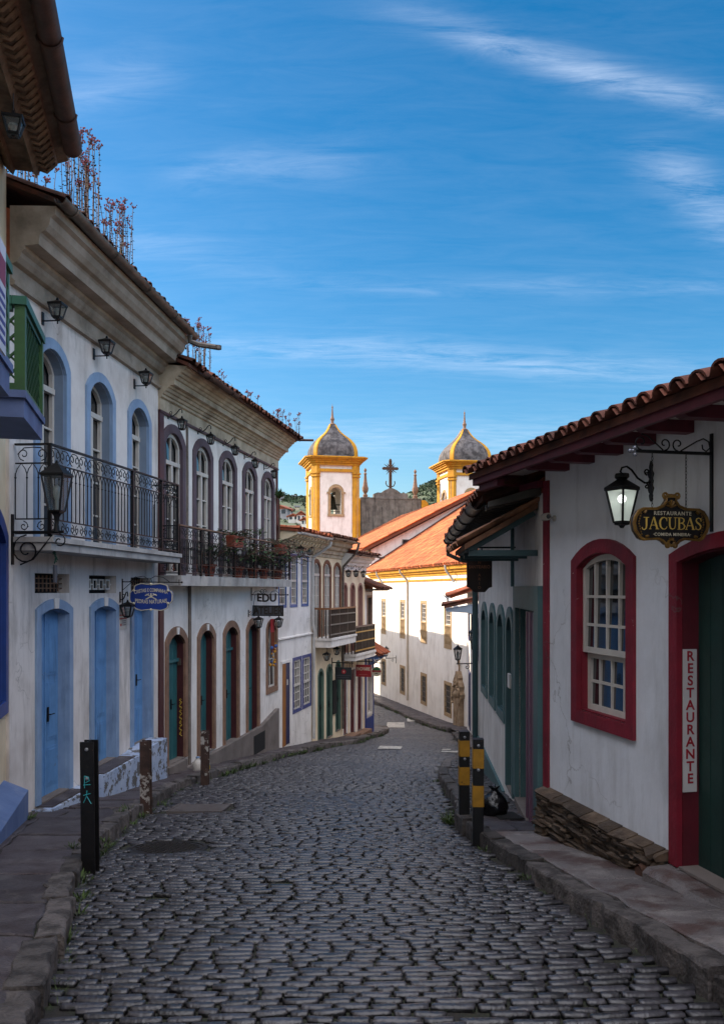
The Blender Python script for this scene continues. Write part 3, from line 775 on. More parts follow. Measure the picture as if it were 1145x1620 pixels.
# ---- nearest house, mostly outside the frame
r = FB0.root('town_house', -3.0, 'cream house at the far left edge with green lattice balcony and blue plinth', 'house')
opw = (5.95, 7.28, -1.22, .5, .72)
wall_mesh(0, 7.45, -3.2, 4.62, [arch(*grow(opw, .01))], .2, 5.0).build('wall', m_cream, r)
m_navy = M('navy_frame_paint', '#24448c', rough=.5, col2='#1d3873', scale=3, bump=.06)
frame_part(r, opw, .14, m_navy, 'window_frame', sill=True, recess=.18)
sash_window(r, opw, .1, m_navy, cols=2, rows=3)
mb = MB(); mb.prism([(0,4.60),(-.10,4.50),(-.12,4.56),(-.30,4.56),(-.33,4.50),(-.38,4.58),(-.50,4.60),(-.56,4.68),(-.66,4.72),(-.70,4.80),(0,4.95)], 0, 7.28, 'x')
for i in range(60): 
    x = 7.2-i*.12; mb.tube([(x, -.34, 4.57), (x+.03, -.45, 4.55), (x, -.55, 4.64)], .02, 4)
mb.build('cornice', M('brown_cornice', '#75604f', rough=.85, col2='#4c392e', scale=5, bump=.35, bscale=25, stain='#33241c', samt=.8, sscale=(2,2,2)), r)
gutter(r, 0, 6.98, -.74, 4.72, .1, m_rgutter)
tile_roof(r, 0, 7.3, -.72, 4.84, 3.0, 6.3, m_otile)
mb = MB(); mb.prism([(0,-3.1),(-.25,-3.1),(-.25,-2.2),(0,-2.08)], 5.5, 7.31, 'x'); mb.prism([(0,-3.1),(-.25,-3.1),(-.25,-1.75),(0,-1.63)], 2.5, 5.499, 'x')
mb.build('plinth', M('blue_plinth_paint', '#5a709a', rough=.7, col2='#4b6089', scale=3, bump=.15, stain='#8d93a8', samt=.6), r)
# balconies
m_green = M('green_lattice_paint', '#2f5a26', rough=.5, col2='#264a20', scale=5, bump=.08, stain='#24431d', samt=.4)
m_greend = M('dark_green_paint', '#1f5a44', rough=.5, var=.12, bump=.05)
m_bslab = M('blue_slab_paint', '#5f6f98', rough=.7, col2='#4a597f', scale=3, bump=.12, stain='#39415c', samt=.6)
b = MB(); b.box(4.66, 5.72, -.60, -.001, 1.37, 1.52); b.box(4.62, 5.76, -.62, -.001, 1.521, 1.58)
bal = b.build('balcony_slab', m_bslab, r)
def lattice(mb, P, w, z0, z1, d=.09, t=.016):
    """diagonal slats in a panel: P(x,z,k) maps to 3-D, clipped to the panel"""
    h = z1-z0
    for s in (1, -1):
        k = -h
        while k < w:
            pts = []
            xa, xb = max(0, k), min(w, k+h)
            if xb-xa > .02:
                za, zb_ = xa-k, xb-k
                if s < 0: za, zb_ = h-za, h-zb_
                mb.bar(P(xa, z0+za, s), P(xb, z0+zb_, s), .028, t)
            k += d*1.414
lm = MB()
lattice(lm, lambda x, z, k: Vector((4.70+x, -.565+.008*k, z)), .98, 1.64, 2.22, .075)
lattice(lm, lambda x, z, k: Vector((4.69+.008*k, -.56+x, z)), .54, 1.64, 2.22, .10)
la = lm.build('lattice', m_green, bal)
lm = MB()
for x, y in ((4.69, -.57), (5.69, -.57)): lm.box(x-.04, x+.04, y-.04, y+.04, 1.58, 2.26)
lm.box(4.66, 5.72, -.595, -.535, 1.585, 1.64); lm.box(4.655, 4.725, -.53, -.02, 1.585, 1.64)
lm.build('lattice_post', m_green, bal)
lm = MB(); lm.box(4.63, 5.74, -.625, -.515, 2.262, 2.33); lm.box(4.63, 4.75, -.512, -.01, 2.262, 2.33); lm.box(4.65, 5.72, -.60, -.53, 2.225, 2.261); lm.box(4.655, 4.73, -.512, -.01, 2.225, 2.261)
lm.build('rail', m_greend, bal)
s1, z1_ = FB0.hit(15, 627, .62)
b = MB(); b.box(s1-1.6, s1, -.62, -.001, z1_, z1_+.17); b.box(s1-1.6, s1+.03, -.64, -.001, z1_+.171, z1_+.23); b2 = b.build('balcony_slab', m_bslab, r)
lm = MB(); zf = z1_+.25
lattice(lm, lambda x, z, k: Vector((s1-1.5+x, -.60+.008*k, z)), 1.45, zf+.04, zf+.6, .075)
lm.box(s1-1.55, s1+.01, -.64, -.55, zf+.62, zf+.68); lm.box(s1-1.5, s1-.02, -.62, -.57, zf-.02, zf+.04); lm.box(s1-.07, s1, -.62, -.55, zf-.02, zf+.62)
lm.build('lattice', m_green, b2)

# banner
sb_, zb_ = FB0.hit(4, 560, .72); _, zt_ = FB0.hit(4, 388, .72)
bn = FB0.thing('banner', sb_, -.72, zb_, 'narrow white and purple banner hanging at the left edge above the green lattice', 'banner')
mb = MB(); h = zt_-zb_; mb.box(-.2, .045, -.012, 0, 0, h); mb.build('panel', M('banner_white', '#c9cbd6', rough=.6, var=.08, bump=0), bn)
mb = MB(); mb.box(-.18, .028, -.0135, -.0121, h*.62, h*.86); mb.build('red_field', M('banner_red', '#8a2342', rough=.6, var=.1, bump=0), bn)
mb = MB()
for k in range(6): mb.box(-.17, .02-.012*(k % 2), -.0138, -.0121, h*(.08+.085*k), h*(.12+.085*k))
mb.build('blue_stripe', M('banner_purple', '#3c3a86', rough=.6, var=.1, bump=0), bn)

# ---- white house with light blue doors and iron balcony
r = FB1.root('town_house', -3.2, 'white two storey house with light blue arched doors and long iron balcony', 'house', GL); B1 = r
ldoors = [(.69, 1.44, -2.55, -.31, -.24), (2.21, 2.98, -2.46, -.31, -.24), (3.7, 4.46, -2.45, -.31, -.24)]
uwins = [(.66, 1.36, .57, 2.70, 2.93), (2.09, 2.85, .57, 2.66, 2.88), (3.6, 4.36, .57, 2.63, 2.85)]
vents = [(.58, 1.5, -.05, .19), (2.1, 3.05, -.06, .19), (3.63, 4.5, -.07, .18)]
holes = [arch(*grow(o, .01)) for o in ldoors+uwins]+[[(a, c), (a, d), (b_, d), (b_, c)] for a, b_, c, d in vents]
wall_mesh(0, FB1.L, -3.6, 3.5, holes, .2, 6.0).build('wall', m_w1, r)
for k, o in enumerate(ldoors):
    f = frame_part(r, o, .11, m_lblue, 'door_frame', recess=.175, rmat=m_lblue, fwz=.12)
    door_leaf(r, o, m_dblue, .12, planks=2 if k else 2, handle=(k != 1))
    mb = MB(); xm = (o[0]+o[1])/2; mb.prism([(xm-.05, o[4]+.0), (xm+.05, o[4]+.0), (xm+.065, o[4]+.13), (xm-.065, o[4]+.13)], -.045, -.031); mb.build('keystone', m_w2, f)
    if k == 1:
        mb = MB()
        for z in (-1.02, -1.16, -1.28, -1.42, -1.42, -1.56, -1.72): mb.lathe([(.028, z), (.028, z+.05)], o[0]+.13+random.uniform(-.03, .05), .10, 7)
        mb.build('lock', m_black, r.children[-1])
for o in uwins:
    frame_part(r, o, .12, m_lblue, 'window_frame', recess=.195, rmat=m_grayblue, fwz=.13)
    sash_window(r, o, .13, m_wood_w, cols=2, rows=4, transom=o[3]-.22)
for k, (a, b_, c, d) in enumerate(vents):
    mb = MB(); mb.box(a+.001, b_-.001, .17, .19, c+.001, d-.001); v = mb.build('vent', m_dark, r)
    mb = MB()
    if k == 1:
        for q in range(4):
            x = a+.1+q*.22; mb.ring([(x, c+.05), (x+.15, c+.05), (x+.15, d-.05), (x, d-.05)], [(x+.02, c+.07), (x+.13, c+.07), (x+.13, d-.07), (x+.02, d-.07)], .08, .1, True)
            mb.box(x+.15, x+.22, .08, .1, (c+d)/2-.01, (c+d)/2+.01)
        mb.build('grille', m_w2, v)
    else:
        for q in range(1, 4): mb.box(a, b_, .1, .115, c+(d-c)*q/4-.006, c+(d-c)*q/4+.006)
        for q in range(1, 9): mb.box(a+(b_-a)*q/9-.006, a+(b_-a)*q/9+.006, .099, .114, c+.02, d-.02)
        mb.build('grille', m_stone, v)
prof = [(0,3.36),(-.055,3.37),(-.06,3.41),(-.02,3.44),(-.02,3.60),(-.08,3.62),(-.12,3.67),(-.13,3.72),(-.17,3.75),(-.17,3.79),(-.33,3.80),(-.345,3.90),(-.36,3.93),(-.41,3.95),(-.45,4.01),(-.47,4.09),(-.52,4.12),(-.53,4.21),(0,4.24)]
band(r, 'cornice', .01, FB1.L+.02, prof, m_corn)
gutter(r, -.05, FB1.L+.1, -.60, 4.27, .075, m_gutter)
mb = MB(); L1 = FB1.L; mb.tube([(L1-.15, -.60, 4.2), (L1-.15, -.6, 4.1), (L1-.10, -.72, 4.06), (L1, -1.02, 4.03)], .045, 7); mb.lathe([(.06, 4.0), (.06, 4.06)], L1, -1.03, 8); mb.build('spout', m_gutter, r, smooth=True)
tile_roof(r, 0, FB1.L, -.58, 4.29, 3.2, 5.9, m_otile)
mb = MB(); mb.prism([(3.2, 5.9), (6.0, 4.6), (6.0, 3.5), (0, 3.5), (0, 4.2)], 0.01, FB1.L-.01, 'x'); mb.build('roof', m_tile, r)
# steps
m_peel = M('peeling_blue_white', '#aeb9cc', rough=.85, col2='#8fa0bd', scale=3, bump=.25, chip='#5d5a58', camt=.45)
mb = MB(); mb.prism([(1.75, -3.5), (4.45, -3.5), (4.45, -2.42), (3.6, -2.42), (3.4, -2.46), (1.9, -2.47)], -.30, -.001); mb.build('step', m_peel, r)
mb = MB(); mb.box(.5, 1.75, -.24, -.001, -3.4, -2.57); mb.build('step', m_peel, r)
mb = MB()
for a, b_ in ((1.95, 3.1), (3.6, 4.42)): mb.box(a, b_, -.27, .11, -2.465, -2.452)
mb.box(.62, 1.5, -.2, .11, -2.569, -2.556); mb.build('threshold', m_slab, r)
# iron balcony
p = .42; sN = FB1.hit(79, 704, p)[0]; sF = FB1.hit(281, 767, p)[0]
mb = MB(); mb.box(sN-.03, sF+.03, -p-.03, -.001, .43, .52); mb.box(sN-.05, sF+.05, -p-.06, -.001, .521, .58); bal = mb.build('balcony_slab', m_slabc, r)
mb = MB(); railing(mb, (sN, -p), (sF, -p), (.58, .58), (1.61, 1.71)); railing(mb, (sN, -.02), (sN, -p), (.58, .58), (1.61, 1.61), .13); railing(mb, (sF, -p), (sF, -.02), (.58, .58), (1.71, 1.71), .13)
mb.build('railing', m_black, bal)
for t in (0, .55, .82, 1.0):
    mb = MB(); s = sN+(sF-sN)*t; mb.box(s-.018, s+.018, -p-.02, -p+.02, .58, 1.62+.1*t); mb.build('baluster_post', m_black, bal)
# small green figure hanging under the balcony edge
gx = FB1.hit(90, 880, .25)[0]
# ---- second house: aubergine window surrounds, plants on its balcony
r = FB2.root('town_house', -3.9, 'white house with aubergine window surrounds, plant filled balcony and teal doors', 'house', GL); B2 = r
uw = [(.26, 1.0, .24, 2.5, 2.73), (1.66, 2.40, .24, 2.5, 2.73), (3.06, 3.84, .24, 2.5, 2.73), (4.52, 5.28, .24, 2.49, 2.72), (5.92, 6.68, .24, 2.46, 2.69)]
dd = [(.39, 1.13, -3.05, -.98, -.80), (1.86, 2.58, -3.17, -.98, -.80), (3.27, 4.05, -3.22, -.98, -.80), (4.76, 5.5, -3.27, -.98, -.80)]
lw = (6.27, 6.98, -2.42, -1.02, -.86)
wall_mesh(0, FB2.L, -4.4, 3.25, [arch(*grow(o, .01)) for o in uw+dd+[lw]], .22, 6.0).build('wall', m_w2, r)
for o in uw:
    frame_part(r, o, .145, m_purple, 'window_frame', recess=.10, fwz=.15)
    sash_window(r, o, .03, m_wood_w, cols=2, rows=4, transom=2.20, fr=.075)
for k, o in enumerate(dd):
    f = frame_part(r, o, .12, m_stone, 'door_frame', recess=.19, rmat=m_maroon, fwz=.14)
    door_leaf(r, o, m_teal, .135, planks=2, panels=False, transom=(-1.28 if k in (0, 2) else None))
    if k < 2:
        mb = MB(); xm = (o[0]+o[1])/2; mb.prism([(xm-.04, o[4]-.0), (xm+.04, o[4]-.0), (xm+.055, o[4]+.12), (xm-.055, o[4]+.12)], -.05, -.031); mb.build('keystone', m_w2, f)
frame_part(r, lw, .12, m_stone, 'window_frame', recess=.12, sill=True, fwz=.13, rmat=m_stone)
sash_window(r, lw, .03, m_wood_w, cols=2, rows=2, mull=False)
mb = MB(); sc_ = [(1.106, .06+.03*math.sin(k*2.1), -1.98-.034*k) for k in range(21)]; mb.tube(sc_, .006, 4)
for k in range(0, 20, 2): mb.tube([(1.106, .04, -2.0-.034*k), (1.106, .075, -1.99-.034*k), (1.106, .06, -2.02-.034*k)], .005, 4)
mb.build('graffiti', M('yellow_marker', '#b8961f', rough=.5, var=.1, bump=0), r)
mb = MB(); mb.box(1.095, 1.11, .05, .11, -1.38, -1.26); mb.build('plaque', m_gutter, r)
mb = MB(); mb.box(.0, .17, -.035, -.001, -3.2, 3.02); mb.build('corner_board', m_maroon, r)
mb = MB(); mb.box(7.0, 7.1, -.03, -.001, -.0, 3.02); mb.build('corner_board', m_maroon, r)
prof = [(0,3.02),(-.03,3.03),(-.03,3.22),(-.07,3.24),(-.07,3.28),(-.10,3.29),(-.12,3.33),(-.15,3.34),(-.17,3.38),(-.20,3.39),(-.21,3.42),(-.29,3.43),(-.29,3.52),(-.32,3.53),(-.34,3.57),(-.37,3.58),(-.39,3.62),(-.43,3.63),(-.45,3.67),(-.50,3.68),(-.51,3.73),(0,3.78)]
m_corn2 = M('pale_cornice', '#c4b59d', rough=.8, col2='#9a8a74', scale=3, bump=.12, stain='#6a5a48', samt=.7, sscale=(1.5, 1.5, 1.5))
band(r, 'cornice', .01, FB2.L+.02, prof, m_corn2)
band(r, 'moulding', .0, FB2.L, [(0, 2.97), (-.05, 2.98), (-.05, 3.015), (0, 3.015)], m_maroon)
tile_roof(r, -.05, FB2.L+.1, -.60, 3.76, 3.2, 5.4, m_otile, ragged=.035)
mb = MB(); mb.prism([(3.2, 5.4), (6.0, 4.0), (6.0, 3.3), (0, 3.3), (0, 3.75)], .01, FB2.L-.01, 'x'); mb.build('roof', m_tile, r)
gutter(r, .35, 2.2, -.64, 3.72, .06, m_rgutter)
mb = MB(); mb.tube([(FB2.L-.05, -.5, 3.72), (FB2.L-.05, -.95, 3.70)], .03, 7); mb.build('spout', m_rgutter, r)
mb = MB(); mb.prism([(1.05, -4.4), (6.95, -4.4), (6.95, -2.97), (5.6, -3.19), (3.0, -3.21), (1.05, -3.22)], -.10, -.001); mb.build('plinth', m_plinth, r)
mb = MB(); mb.box(4.9, 5.75, -.105, -.101, -3.75, -3.32); mb.build('cellar_opening', m_dark, r)
mb = MB(); mb.box(.2, 1.0, -.12, .13, -3.6, -3.05); mb.build('threshold', m_plinth, r)
mb = MB(); mb.tube([(1.32, -.03, .1), (1.33, -.03, -1.0), (1.30, -.03, -2.0), (1.32, -.03, -3.3)], .03, 6); mb.tube([(1.22, -.02, 3.0), (1.24, -.02, 2.0), (1.23, -.02, .3)], .022, 6); mb.build('stain_pipe', M('stained_plaster', '#7c726a', rough=.9, col2='#5f564f', scale=5, bump=.3), r)
# balcony with faceted front
pts = [(0.0, -.001), (0.0, -.42)]
x = 0.0
for wdt in (1.15, 1.25, 1.2, 1.15, 1.0):
    x += wdt*.72; pts += [(x, -.42)]; x += wdt*.10; pts += [(x, -.30)]; x += wdt*.22; pts += [(x, -.42)]
pts = [p_ for p_ in pts if p_[0] < 6.85]+[(6.95, -.42), (6.95, -.001)]
mb = MB(); mb.prism(pts, .055, .23, 'z'); bal = mb.build('balcony_slab', m_slabc, r)
mb = MB(); railing(mb, (.02, -.37), (6.93, -.37), (.23, .23), (1.06, 1.06), .085); railing(mb, (.02, -.02), (.02, -.37), (.23, .23), (1.06, 1.06), .1); railing(mb, (6.93, -.37), (6.93, -.02), (.23, .23), (1.06, 1.06), .1)
for i in range(46):
    x = .1+i*.15; mb.tube(spiral((x, -.37, .55), .05, 1.3, PI/2, (1, 0, 0), (0, 0, 1), 9), .006, 4, cap=False); mb.tube(spiral((x, -.37, .70), .045, 1.3, -PI/2, (-1, 0, 0), (0, 0, 1), 9), .006, 4, cap=False)
mb.build('railing', m_black, bal)
for x in (.02, 1.0, 1.4, 2.8, 4.1, 5.5, 6.93):
    mb = MB(); mb.box(x-.015, x+.015, -.39, -.35, .23, 1.09); mb.build('baluster_post', m_black, bal)
mb = MB(); mb.box(.0, 6.95, -.405, -.335, 1.061, 1.085); mb.build('rail', m_stone, bal)

# ---- third house: blue sash windows
m_bfr = M('blue_frame_paint', '#3b5b96', rough=.55, col2='#31507f', scale=3, bump=.06)
m_vfr = M('violet_blue_paint', '#3f4680', rough=.55, col2='#353b6c', scale=3, bump=.06)
r = FB3.root('town_house', -4.6, 'small white house with blue framed sash windows and white gutter', 'house', GL); B3 = r
uw = [(.16, .70, -.42, .88, .88), (1.14, 1.68, -.42, .88, .88), (2.17, 2.75, -.42, .88, .88)]
lwn = [(1.40, 2.08, -3.26, -1.92, -1.92), (2.32, 3.03, -3.26, -1.92, -1.92)]
dr = (.36, 1.04, -4.05, -1.92, -1.92)
sq = lambda o: [(o[0], o[2]), (o[0], o[4]), (o[1], o[4]), (o[1], o[2])]
wall_mesh(0, FB3.L, -5.2, 1.25, [sq(o) for o in uw+lwn+[dr]], .2, 6.0).build('wall', m_w2, r)
def sqframe(root, o, fw, mat, recess=.15, door=False, name='window_frame', proud=.03):
    a, b_, c, _, d = o; mb = MB()
    A = [(a-fw, c if door else c-fw), (a-fw, d+fw), (b_+fw, d+fw), (b_+fw, c if door else c-fw)]; B = [(a, c), (a, d), (b_, d), (b_, c)]
    mb.ring(A, B, -proud, .012, closed=not door)
    A2 = [(a-.01, c-(0 if door else .01)), (a-.01, d+.01), (b_+.01, d+.01), (b_+.01, c-(0 if door else .01))]; B2_ = [(a+.012, c+(0 if door else .012)), (a+.012, d-.012), (b_-.012, d-.012), (b_-.012, c+(0 if door else .012))]
    mb.ring(A2, B2_, .0125, recess, closed=not door)
    return mb.build(name, mat, root)
for o in uw:
    sqframe(r, o, .065, m_bfr, proud=.012); sash_window(r, (o[0]+.012, o[1]-.012, o[2]+.012, o[3]-.013, o[4]-.012), .013, m_wood_w, cols=3, rows=6, mull=False, half=.22, n=2, fr=.04)
for o in lwn:
    sqframe(r, o, .08, m_vfr, proud=.014); sash_window(r, (o[0]+.012, o[1]-.012, o[2]+.012, o[3]-.013, o[4]-.012), .013, m_wood_w, cols=3, rows=6, mull=False, half=-2.6, n=2, fr=.04)
sqframe(r, dr, .07, m_w2, door=True, name='door_frame', recess=.19, proud=.024)
mb = MB(); mb.box(.375, .66, -.022, .03, -4.05, -1.935); mb.build('door', M('ochre_door', '#9a5f1f', rough=.6, var=.15, bump=.1), r)
mb = MB(); mb.box(.661, 1.025, -.01, .03, -4.05, -1.935); d = mb.build('door', M('navy_door', '#20224e', rough=.5, var=.15, bump=.05), r)
mb = MB(); mb.box(.78, .86, -.018, -.0105, -2.5, -2.36); mb.build('plaque', m_w2, d)
band(r, 'ledge', .02, FB3.L-.02, [(0, -1.32), (-.05, -1.29), (-.05, -1.26), (0, -1.24)], m_w2)
mb = MB(); mb.prism([(0, 1.10), (-.12, 1.20), (-.52, 1.38), (-.52, 1.45), (0, 1.52)], .0, FB3.L, 'x'); mb.build('soffit', m_cream, r)
mb = MB()
for i in range(11):
    x = .12+i*.295; mb.prism([(0, 1.03), (-.1, 1.05), (-.16, 1.13), (-.30, 1.19), (-.34, 1.27), (-.48, 1.31), (-.50, 1.362), (-.12, 1.20), (0, 1.10)], x, x+.1, 'x')
mb.build('rafter', m_cream, r)
gutter(r, .0, FB3.L+.02, -.585, 1.44, .06, m_wgutter)
tile_roof(r, -.05, FB3.L, -.56, 1.50, 3.0, 1.85, m_tile, ragged=.03)
mb = MB(); mb.prism([(3.0, 1.85), (6.0, 1.7), (6.0, 1.3), (0, 1.3), (0, 1.6)], .01, FB3.L-.01, 'x'); mb.build('roof', m_tile, r)
mb = MB(); xe = FB3.L-.12; mb.tube([(xe+.1, -.58, 1.36), (xe+.1, -.56, 1.25), (xe, -.09, .92), (xe, -.07, .8), (xe, -.07, -1.0), (xe+.10, -.09, -1.22), (xe+.1, -.07, -1.4), (xe+.1, -.07, -4.3)], .045, 8); mb.build('downspout', m_wgutter, r, smooth=True)

# ---- fourth house: cream with brown arched windows and wooden balcony
m_brown = M('brown_frame_paint', '#6b3d26', rough=.6, col2='#57311f', scale=4, bump=.08)
r = FB4.root('town_house', -5.0, 'cream house with brown arched windows and dark wooden balcony', 'house', GL); B4 = r
uw = [(.16, .74, -1.42, .62, .78), (1.16, 1.78, -1.42, .62, .78), (2.24, 2.82, -1.42, .6, .74)]
ld = [(.63, 1.06, -4.55, -2.62, -2.45), (1.46, 1.94, -4.55, -2.55, -2.38), (2.40, 2.84, -4.5, -2.5, -2.35)]
wall_mesh(0, FB4.L, -5.6, 1.1, [arch(*grow(o, .01)) for o in uw+ld], .2, 6.0).build('wall', m_cream, r)
for o in uw:
    frame_part(r, o, .10, m_brown, 'window_frame', recess=.12, proud=.015); sash_window(r, o, .02, m_wood_w, cols=4, rows=6, transom=.42, fr=.045)
m_dgreen = M('dark_green_door', '#1d3b35', rough=.5, var=.15, bump=.06); m_sage = M('sage_frame', '#5c7264', rough=.6, var=.15, bump=.08)
for o in ld:
    frame_part(r, o, .08, m_sage, 'door_frame', recess=.15, proud=.012); door_leaf(r, o, m_dgreen, .05, planks=2)
mb = MB(); mb.box(1.98, 2.34, -.05, -.002, -3.9, -2.85); mb.build('notice_board', m_dark, r)
prof = [(0,.95),(-.04,.96),(-.04,1.04),(-.10,1.07),(-.10,1.16),(-.2,1.2),(-.22,1.28),(-.34,1.32),(-.34,1.42),(-.42,1.46),(-.44,1.53),(0,1.6)]
band(r, 'cornice', .01, FB4.L+.12, prof, m_corn2); tile_roof(r, -.05, FB4.L+.15, -.52, 1.56, 3.0, 1.95, m_otile, ragged=.03)
mb = MB(); mb.prism([(3.0, 1.95), (6.0, 1.7), (6.0, 1.2), (0, 1.2), (0, 1.6)], .01, FB4.L-.01, 'x'); mb.build('roof', m_tile, r)
gutter(r, 0, FB4.L+.15, -.56, 1.5, .055, m_gutter)
mb = MB(); xe = FB4.L-.02; mb.tube([(xe+.1, -.56, 1.44), (xe+.08, -.5, 1.2), (xe, -.08, .72), (xe, -.06, .5), (xe, -.06, -4.5)], .04, 8); mb.build('downspout', m_gutter, r, smooth=True)
m_wbal = M('dark_balcony_wood', '#3a2a22', rough=.6, col2='#2a1e18', scale=6, bump=.15)
mb = MB(); mb.box(.22, 2.95, -.50, -.001, -1.70, -1.50); mb.box(.19, 2.98, -.53, -.001, -1.499, -1.43); bal = mb.build('balcony_slab', m_w2, r)
def wood_balcony(bal, x0, x1, y, z0, z1, mr, mb_, bars=3, mbar=None, step=.11):
    mb = MB()
    mb.box(x0, x1, y-.03, y+.03, z1-.05, z1); mb.box(x0, x0+.05, y+.032, -.01, z1-.05, z1); mb.build('rail', mr, bal)
    mb = MB(); n = int((x1-x0)/step)
    for i in range(n+1):
        x = x0+.02+(x1-x0-.04)*i/n; mb.box(x-.014, x+.014, y-.014, y+.014, z0, z1-.05)
    for i in range(1, 4): mb.box(x0+.005, x0+.035, y-y*i/4-.014, y-y*i/4+.014, z0, z1-.05)
    for t in (0, .33, .66, 1): 
        x = x0+.03+(x1-x0-.06)*t; mb.box(x-.03, x+.03, y-.025, y+.025, z0, z1-.051)
    mb.build('baluster', mb_, bal)
    mb = MB()
    for i in range(bars):
        z = z0+.1+(z1-z0-.3)*i/max(1, bars-1)
        mb.box(x0, x1, y-.032, y-.0145, z-.02, z+.02)
    mb.build('cross_bar', mbar or mb_, bal)
wood_balcony(bal, .22, 2.95, -.47, -1.43, -.55, M('ochre_rail', '#8a5a34', rough=.6, var=.15, bump=.1), m_wbal, 3, M('grey_bar', '#6d655e', rough=.6, var=.1, bump=.05))

# ---- fifth house: maroon doors
m_mdoor = M('maroon_door', '#5c1a22', rough=.5, col2='#48141b', scale=4, bump=.06); m_pink = M('dusty_pink_frame', '#a57f70', rough=.7, var=.12, bump=.08)
r = FB5.root('town_house', -5.3, 'cream house with maroon doors and black balcony striped with yellow bars', 'house', GL); B5 = r
uw = [(.18, .58, -2.1, -.02, .14), (.95, 1.42, -2.1, -.02, .14), (1.83, 2.30, -2.1, -.02, .14)]
ld = [(.20, .60, -4.75, -2.70, -2.70), (.92, 1.48, -4.85, -2.70, -2.70), (1.73, 2.29, -4.87, -2.70, -2.70)]
wall_mesh(0, FB5.L, -5.9, .75, [arch(*grow(o, .01)) for o in uw]+[sq(o) for o in ld], .2, 6.0).build('wall', m_cream, r)
for o in uw:
    frame_part(r, o, .07, m_pink, 'window_frame', recess=.12, proud=.012); door_leaf(r, o, m_mdoor, .034, planks=2, handle=False, name='shutter')
for o in ld:
    sqframe(r, o, .06, m_w2, door=True, name='door_frame', proud=.012); door_leaf(r, (o[0]+.012, o[1]-.012, o[2], o[3]-.013, o[4]-.012), m_mdoor, .034, planks=2, n=2, handle=False)
prof = [(0,.62),(-.04,.63),(-.04,.74),(-.12,.78),(-.14,.86),(-.22,.9),(-.24,.98),(-.34,1.02),(-.34,1.10),(-.42,1.13),(0,1.2)]
band(r, 'cornice', .01, FB5.L+.1, prof, m_w2); tile_roof(r, 0, FB5.L+.2, -.5, 1.18, 3.0, 1.7, m_otile, ragged=.03)
mb = MB(); mb.prism([(3.0, 1.7), (6.0, 1.3), (6.0, .8), (0, .8), (0, 1.2)], .01, FB5.L-.01, 'x'); mb.build('roof', m_tile, r)
gutter(r, .0, FB5.L+.5, -.55, 1.13, .05, m_rgutter)
mb = MB(); mb.box(.02, 2.3, -.47, -.001, -2.32, -2.18); mb.box(-.01, 2.33, -.50, -.001, -2.179, -2.1); bal = mb.build('balcony_slab', m_w2, r)
wood_balcony(bal, .02, 2.3, -.44, -2.1, -1.2, m_maroon, m_wbal, 3, M('yellow_bar', '#b07f22', rough=.5, var=.1, bump=.05), .09)
mb = MB(); mb.box(.1, 1.0, -.35, -.001, -5.4, -4.78); mb.box(1.0, 2.5, -.3, -.001, -5.6, -4.88); mb.build('step', m_stone, r)

# ---- corner house beyond
r = FB6.root('town_house', -5.4, 'narrow corner house with blue plinth and low tiled canopy at the bend', 'house', GL); B6 = r
ws = (.28, .92, -4.45, -3.0, -3.0); wu = (.35, .85, -1.55, -.3, -.3)
wall_mesh(0, FB6.L, -6.1, .0, [sq(ws), sq(wu)], .15, 2.6).build('wall', m_w1, r)
sqframe(r, ws, .09, m_w2, .12); sash_window(r, (.292, .908, -4.438, -3.013, -3.012), .04, m_wood_w, cols=2, rows=4, n=2)
sqframe(r, wu, .07, m_stone, .12); door_leaf(r, (.362, .838, -1.538, -.313, -.312), m_dark, .06, planks=2, n=2, handle=False, name='shutter')
mb = MB(); mb.box(0, FB6.L+.02, -.035, -.001, -6.1, -4.6); mb.box(FB6.L-.1, FB6.L+.02, -.036, -.001, -4.599, -2.4); mb.box(.0, .12, -.036, -.001, -4.599, -2.4); mb.build('plinth', M('navy_plinth', '#2c3f86', rough=.6, var=.15, bump=.1), r)
tile_roof(r, -.1, FB6.L+.25, -.6, .02, 1.3, .75, m_otile, ragged=.04)
mb = MB()
for i in range(5): mb.box(.05+i*.27, .12+i*.27, -.55, 0, -.06, .01)
mb.build('rafter', m_gutter, r)
tile_roof(r, -.05, FB6.L+.15, -.55, -2.3, -.01, -1.98, m_tile, name='canopy', ragged=.02, pitch=.17)
for x in (.0, .55, 1.1):
    mb = MB(); mb.box(x-.03, x+.03, -.5, -.001, -2.46, -2.40); mb.bar((x, -.45, -2.42), (x, -.02, -2.75), .04, .04); mb.build('canopy_bracket', m_bfr, r)
mb = MB(); mb.prism([(1.3, .75), (2.6, .1), (2.6, -.1), (0, -.1), (0, .2)], .01, FB6.L-.01, 'x'); mb.build('roof', m_tile, r)

# ---- house round the bend: shades the church wall
FB7 = Fac((-.35, 33.2), (-3.9, 51.0))
r = FB7.root('town_house', -6.3, 'plain white house round the bend, hidden behind the corner', 'house', GL)
wall_mesh(0, 18.2, -7.2, -.2, [sq((1.2+2.6*i, 2.1+2.6*i, -5.9 if i % 2 else -4.6, -3.6, -3.6)) for i in range(6)], .15, 6.0).build('wall', m_w2, r)
for x0, x1, z in ((0, 4.2, .02), (4.4, 9.2, .32), (9.4, 18.0, -.05)): tile_roof(r, x0, x1, -.5, z, 3.0, z+1.3, m_tile, far=True, course=.5); 
mb = MB(); mb.prism([(3.0, 1.3), (6, .1), (6, -.2), (0, -.2), (0, .1)], .01, 18.1, 'x'); mb.build('roof', m_tile, r)

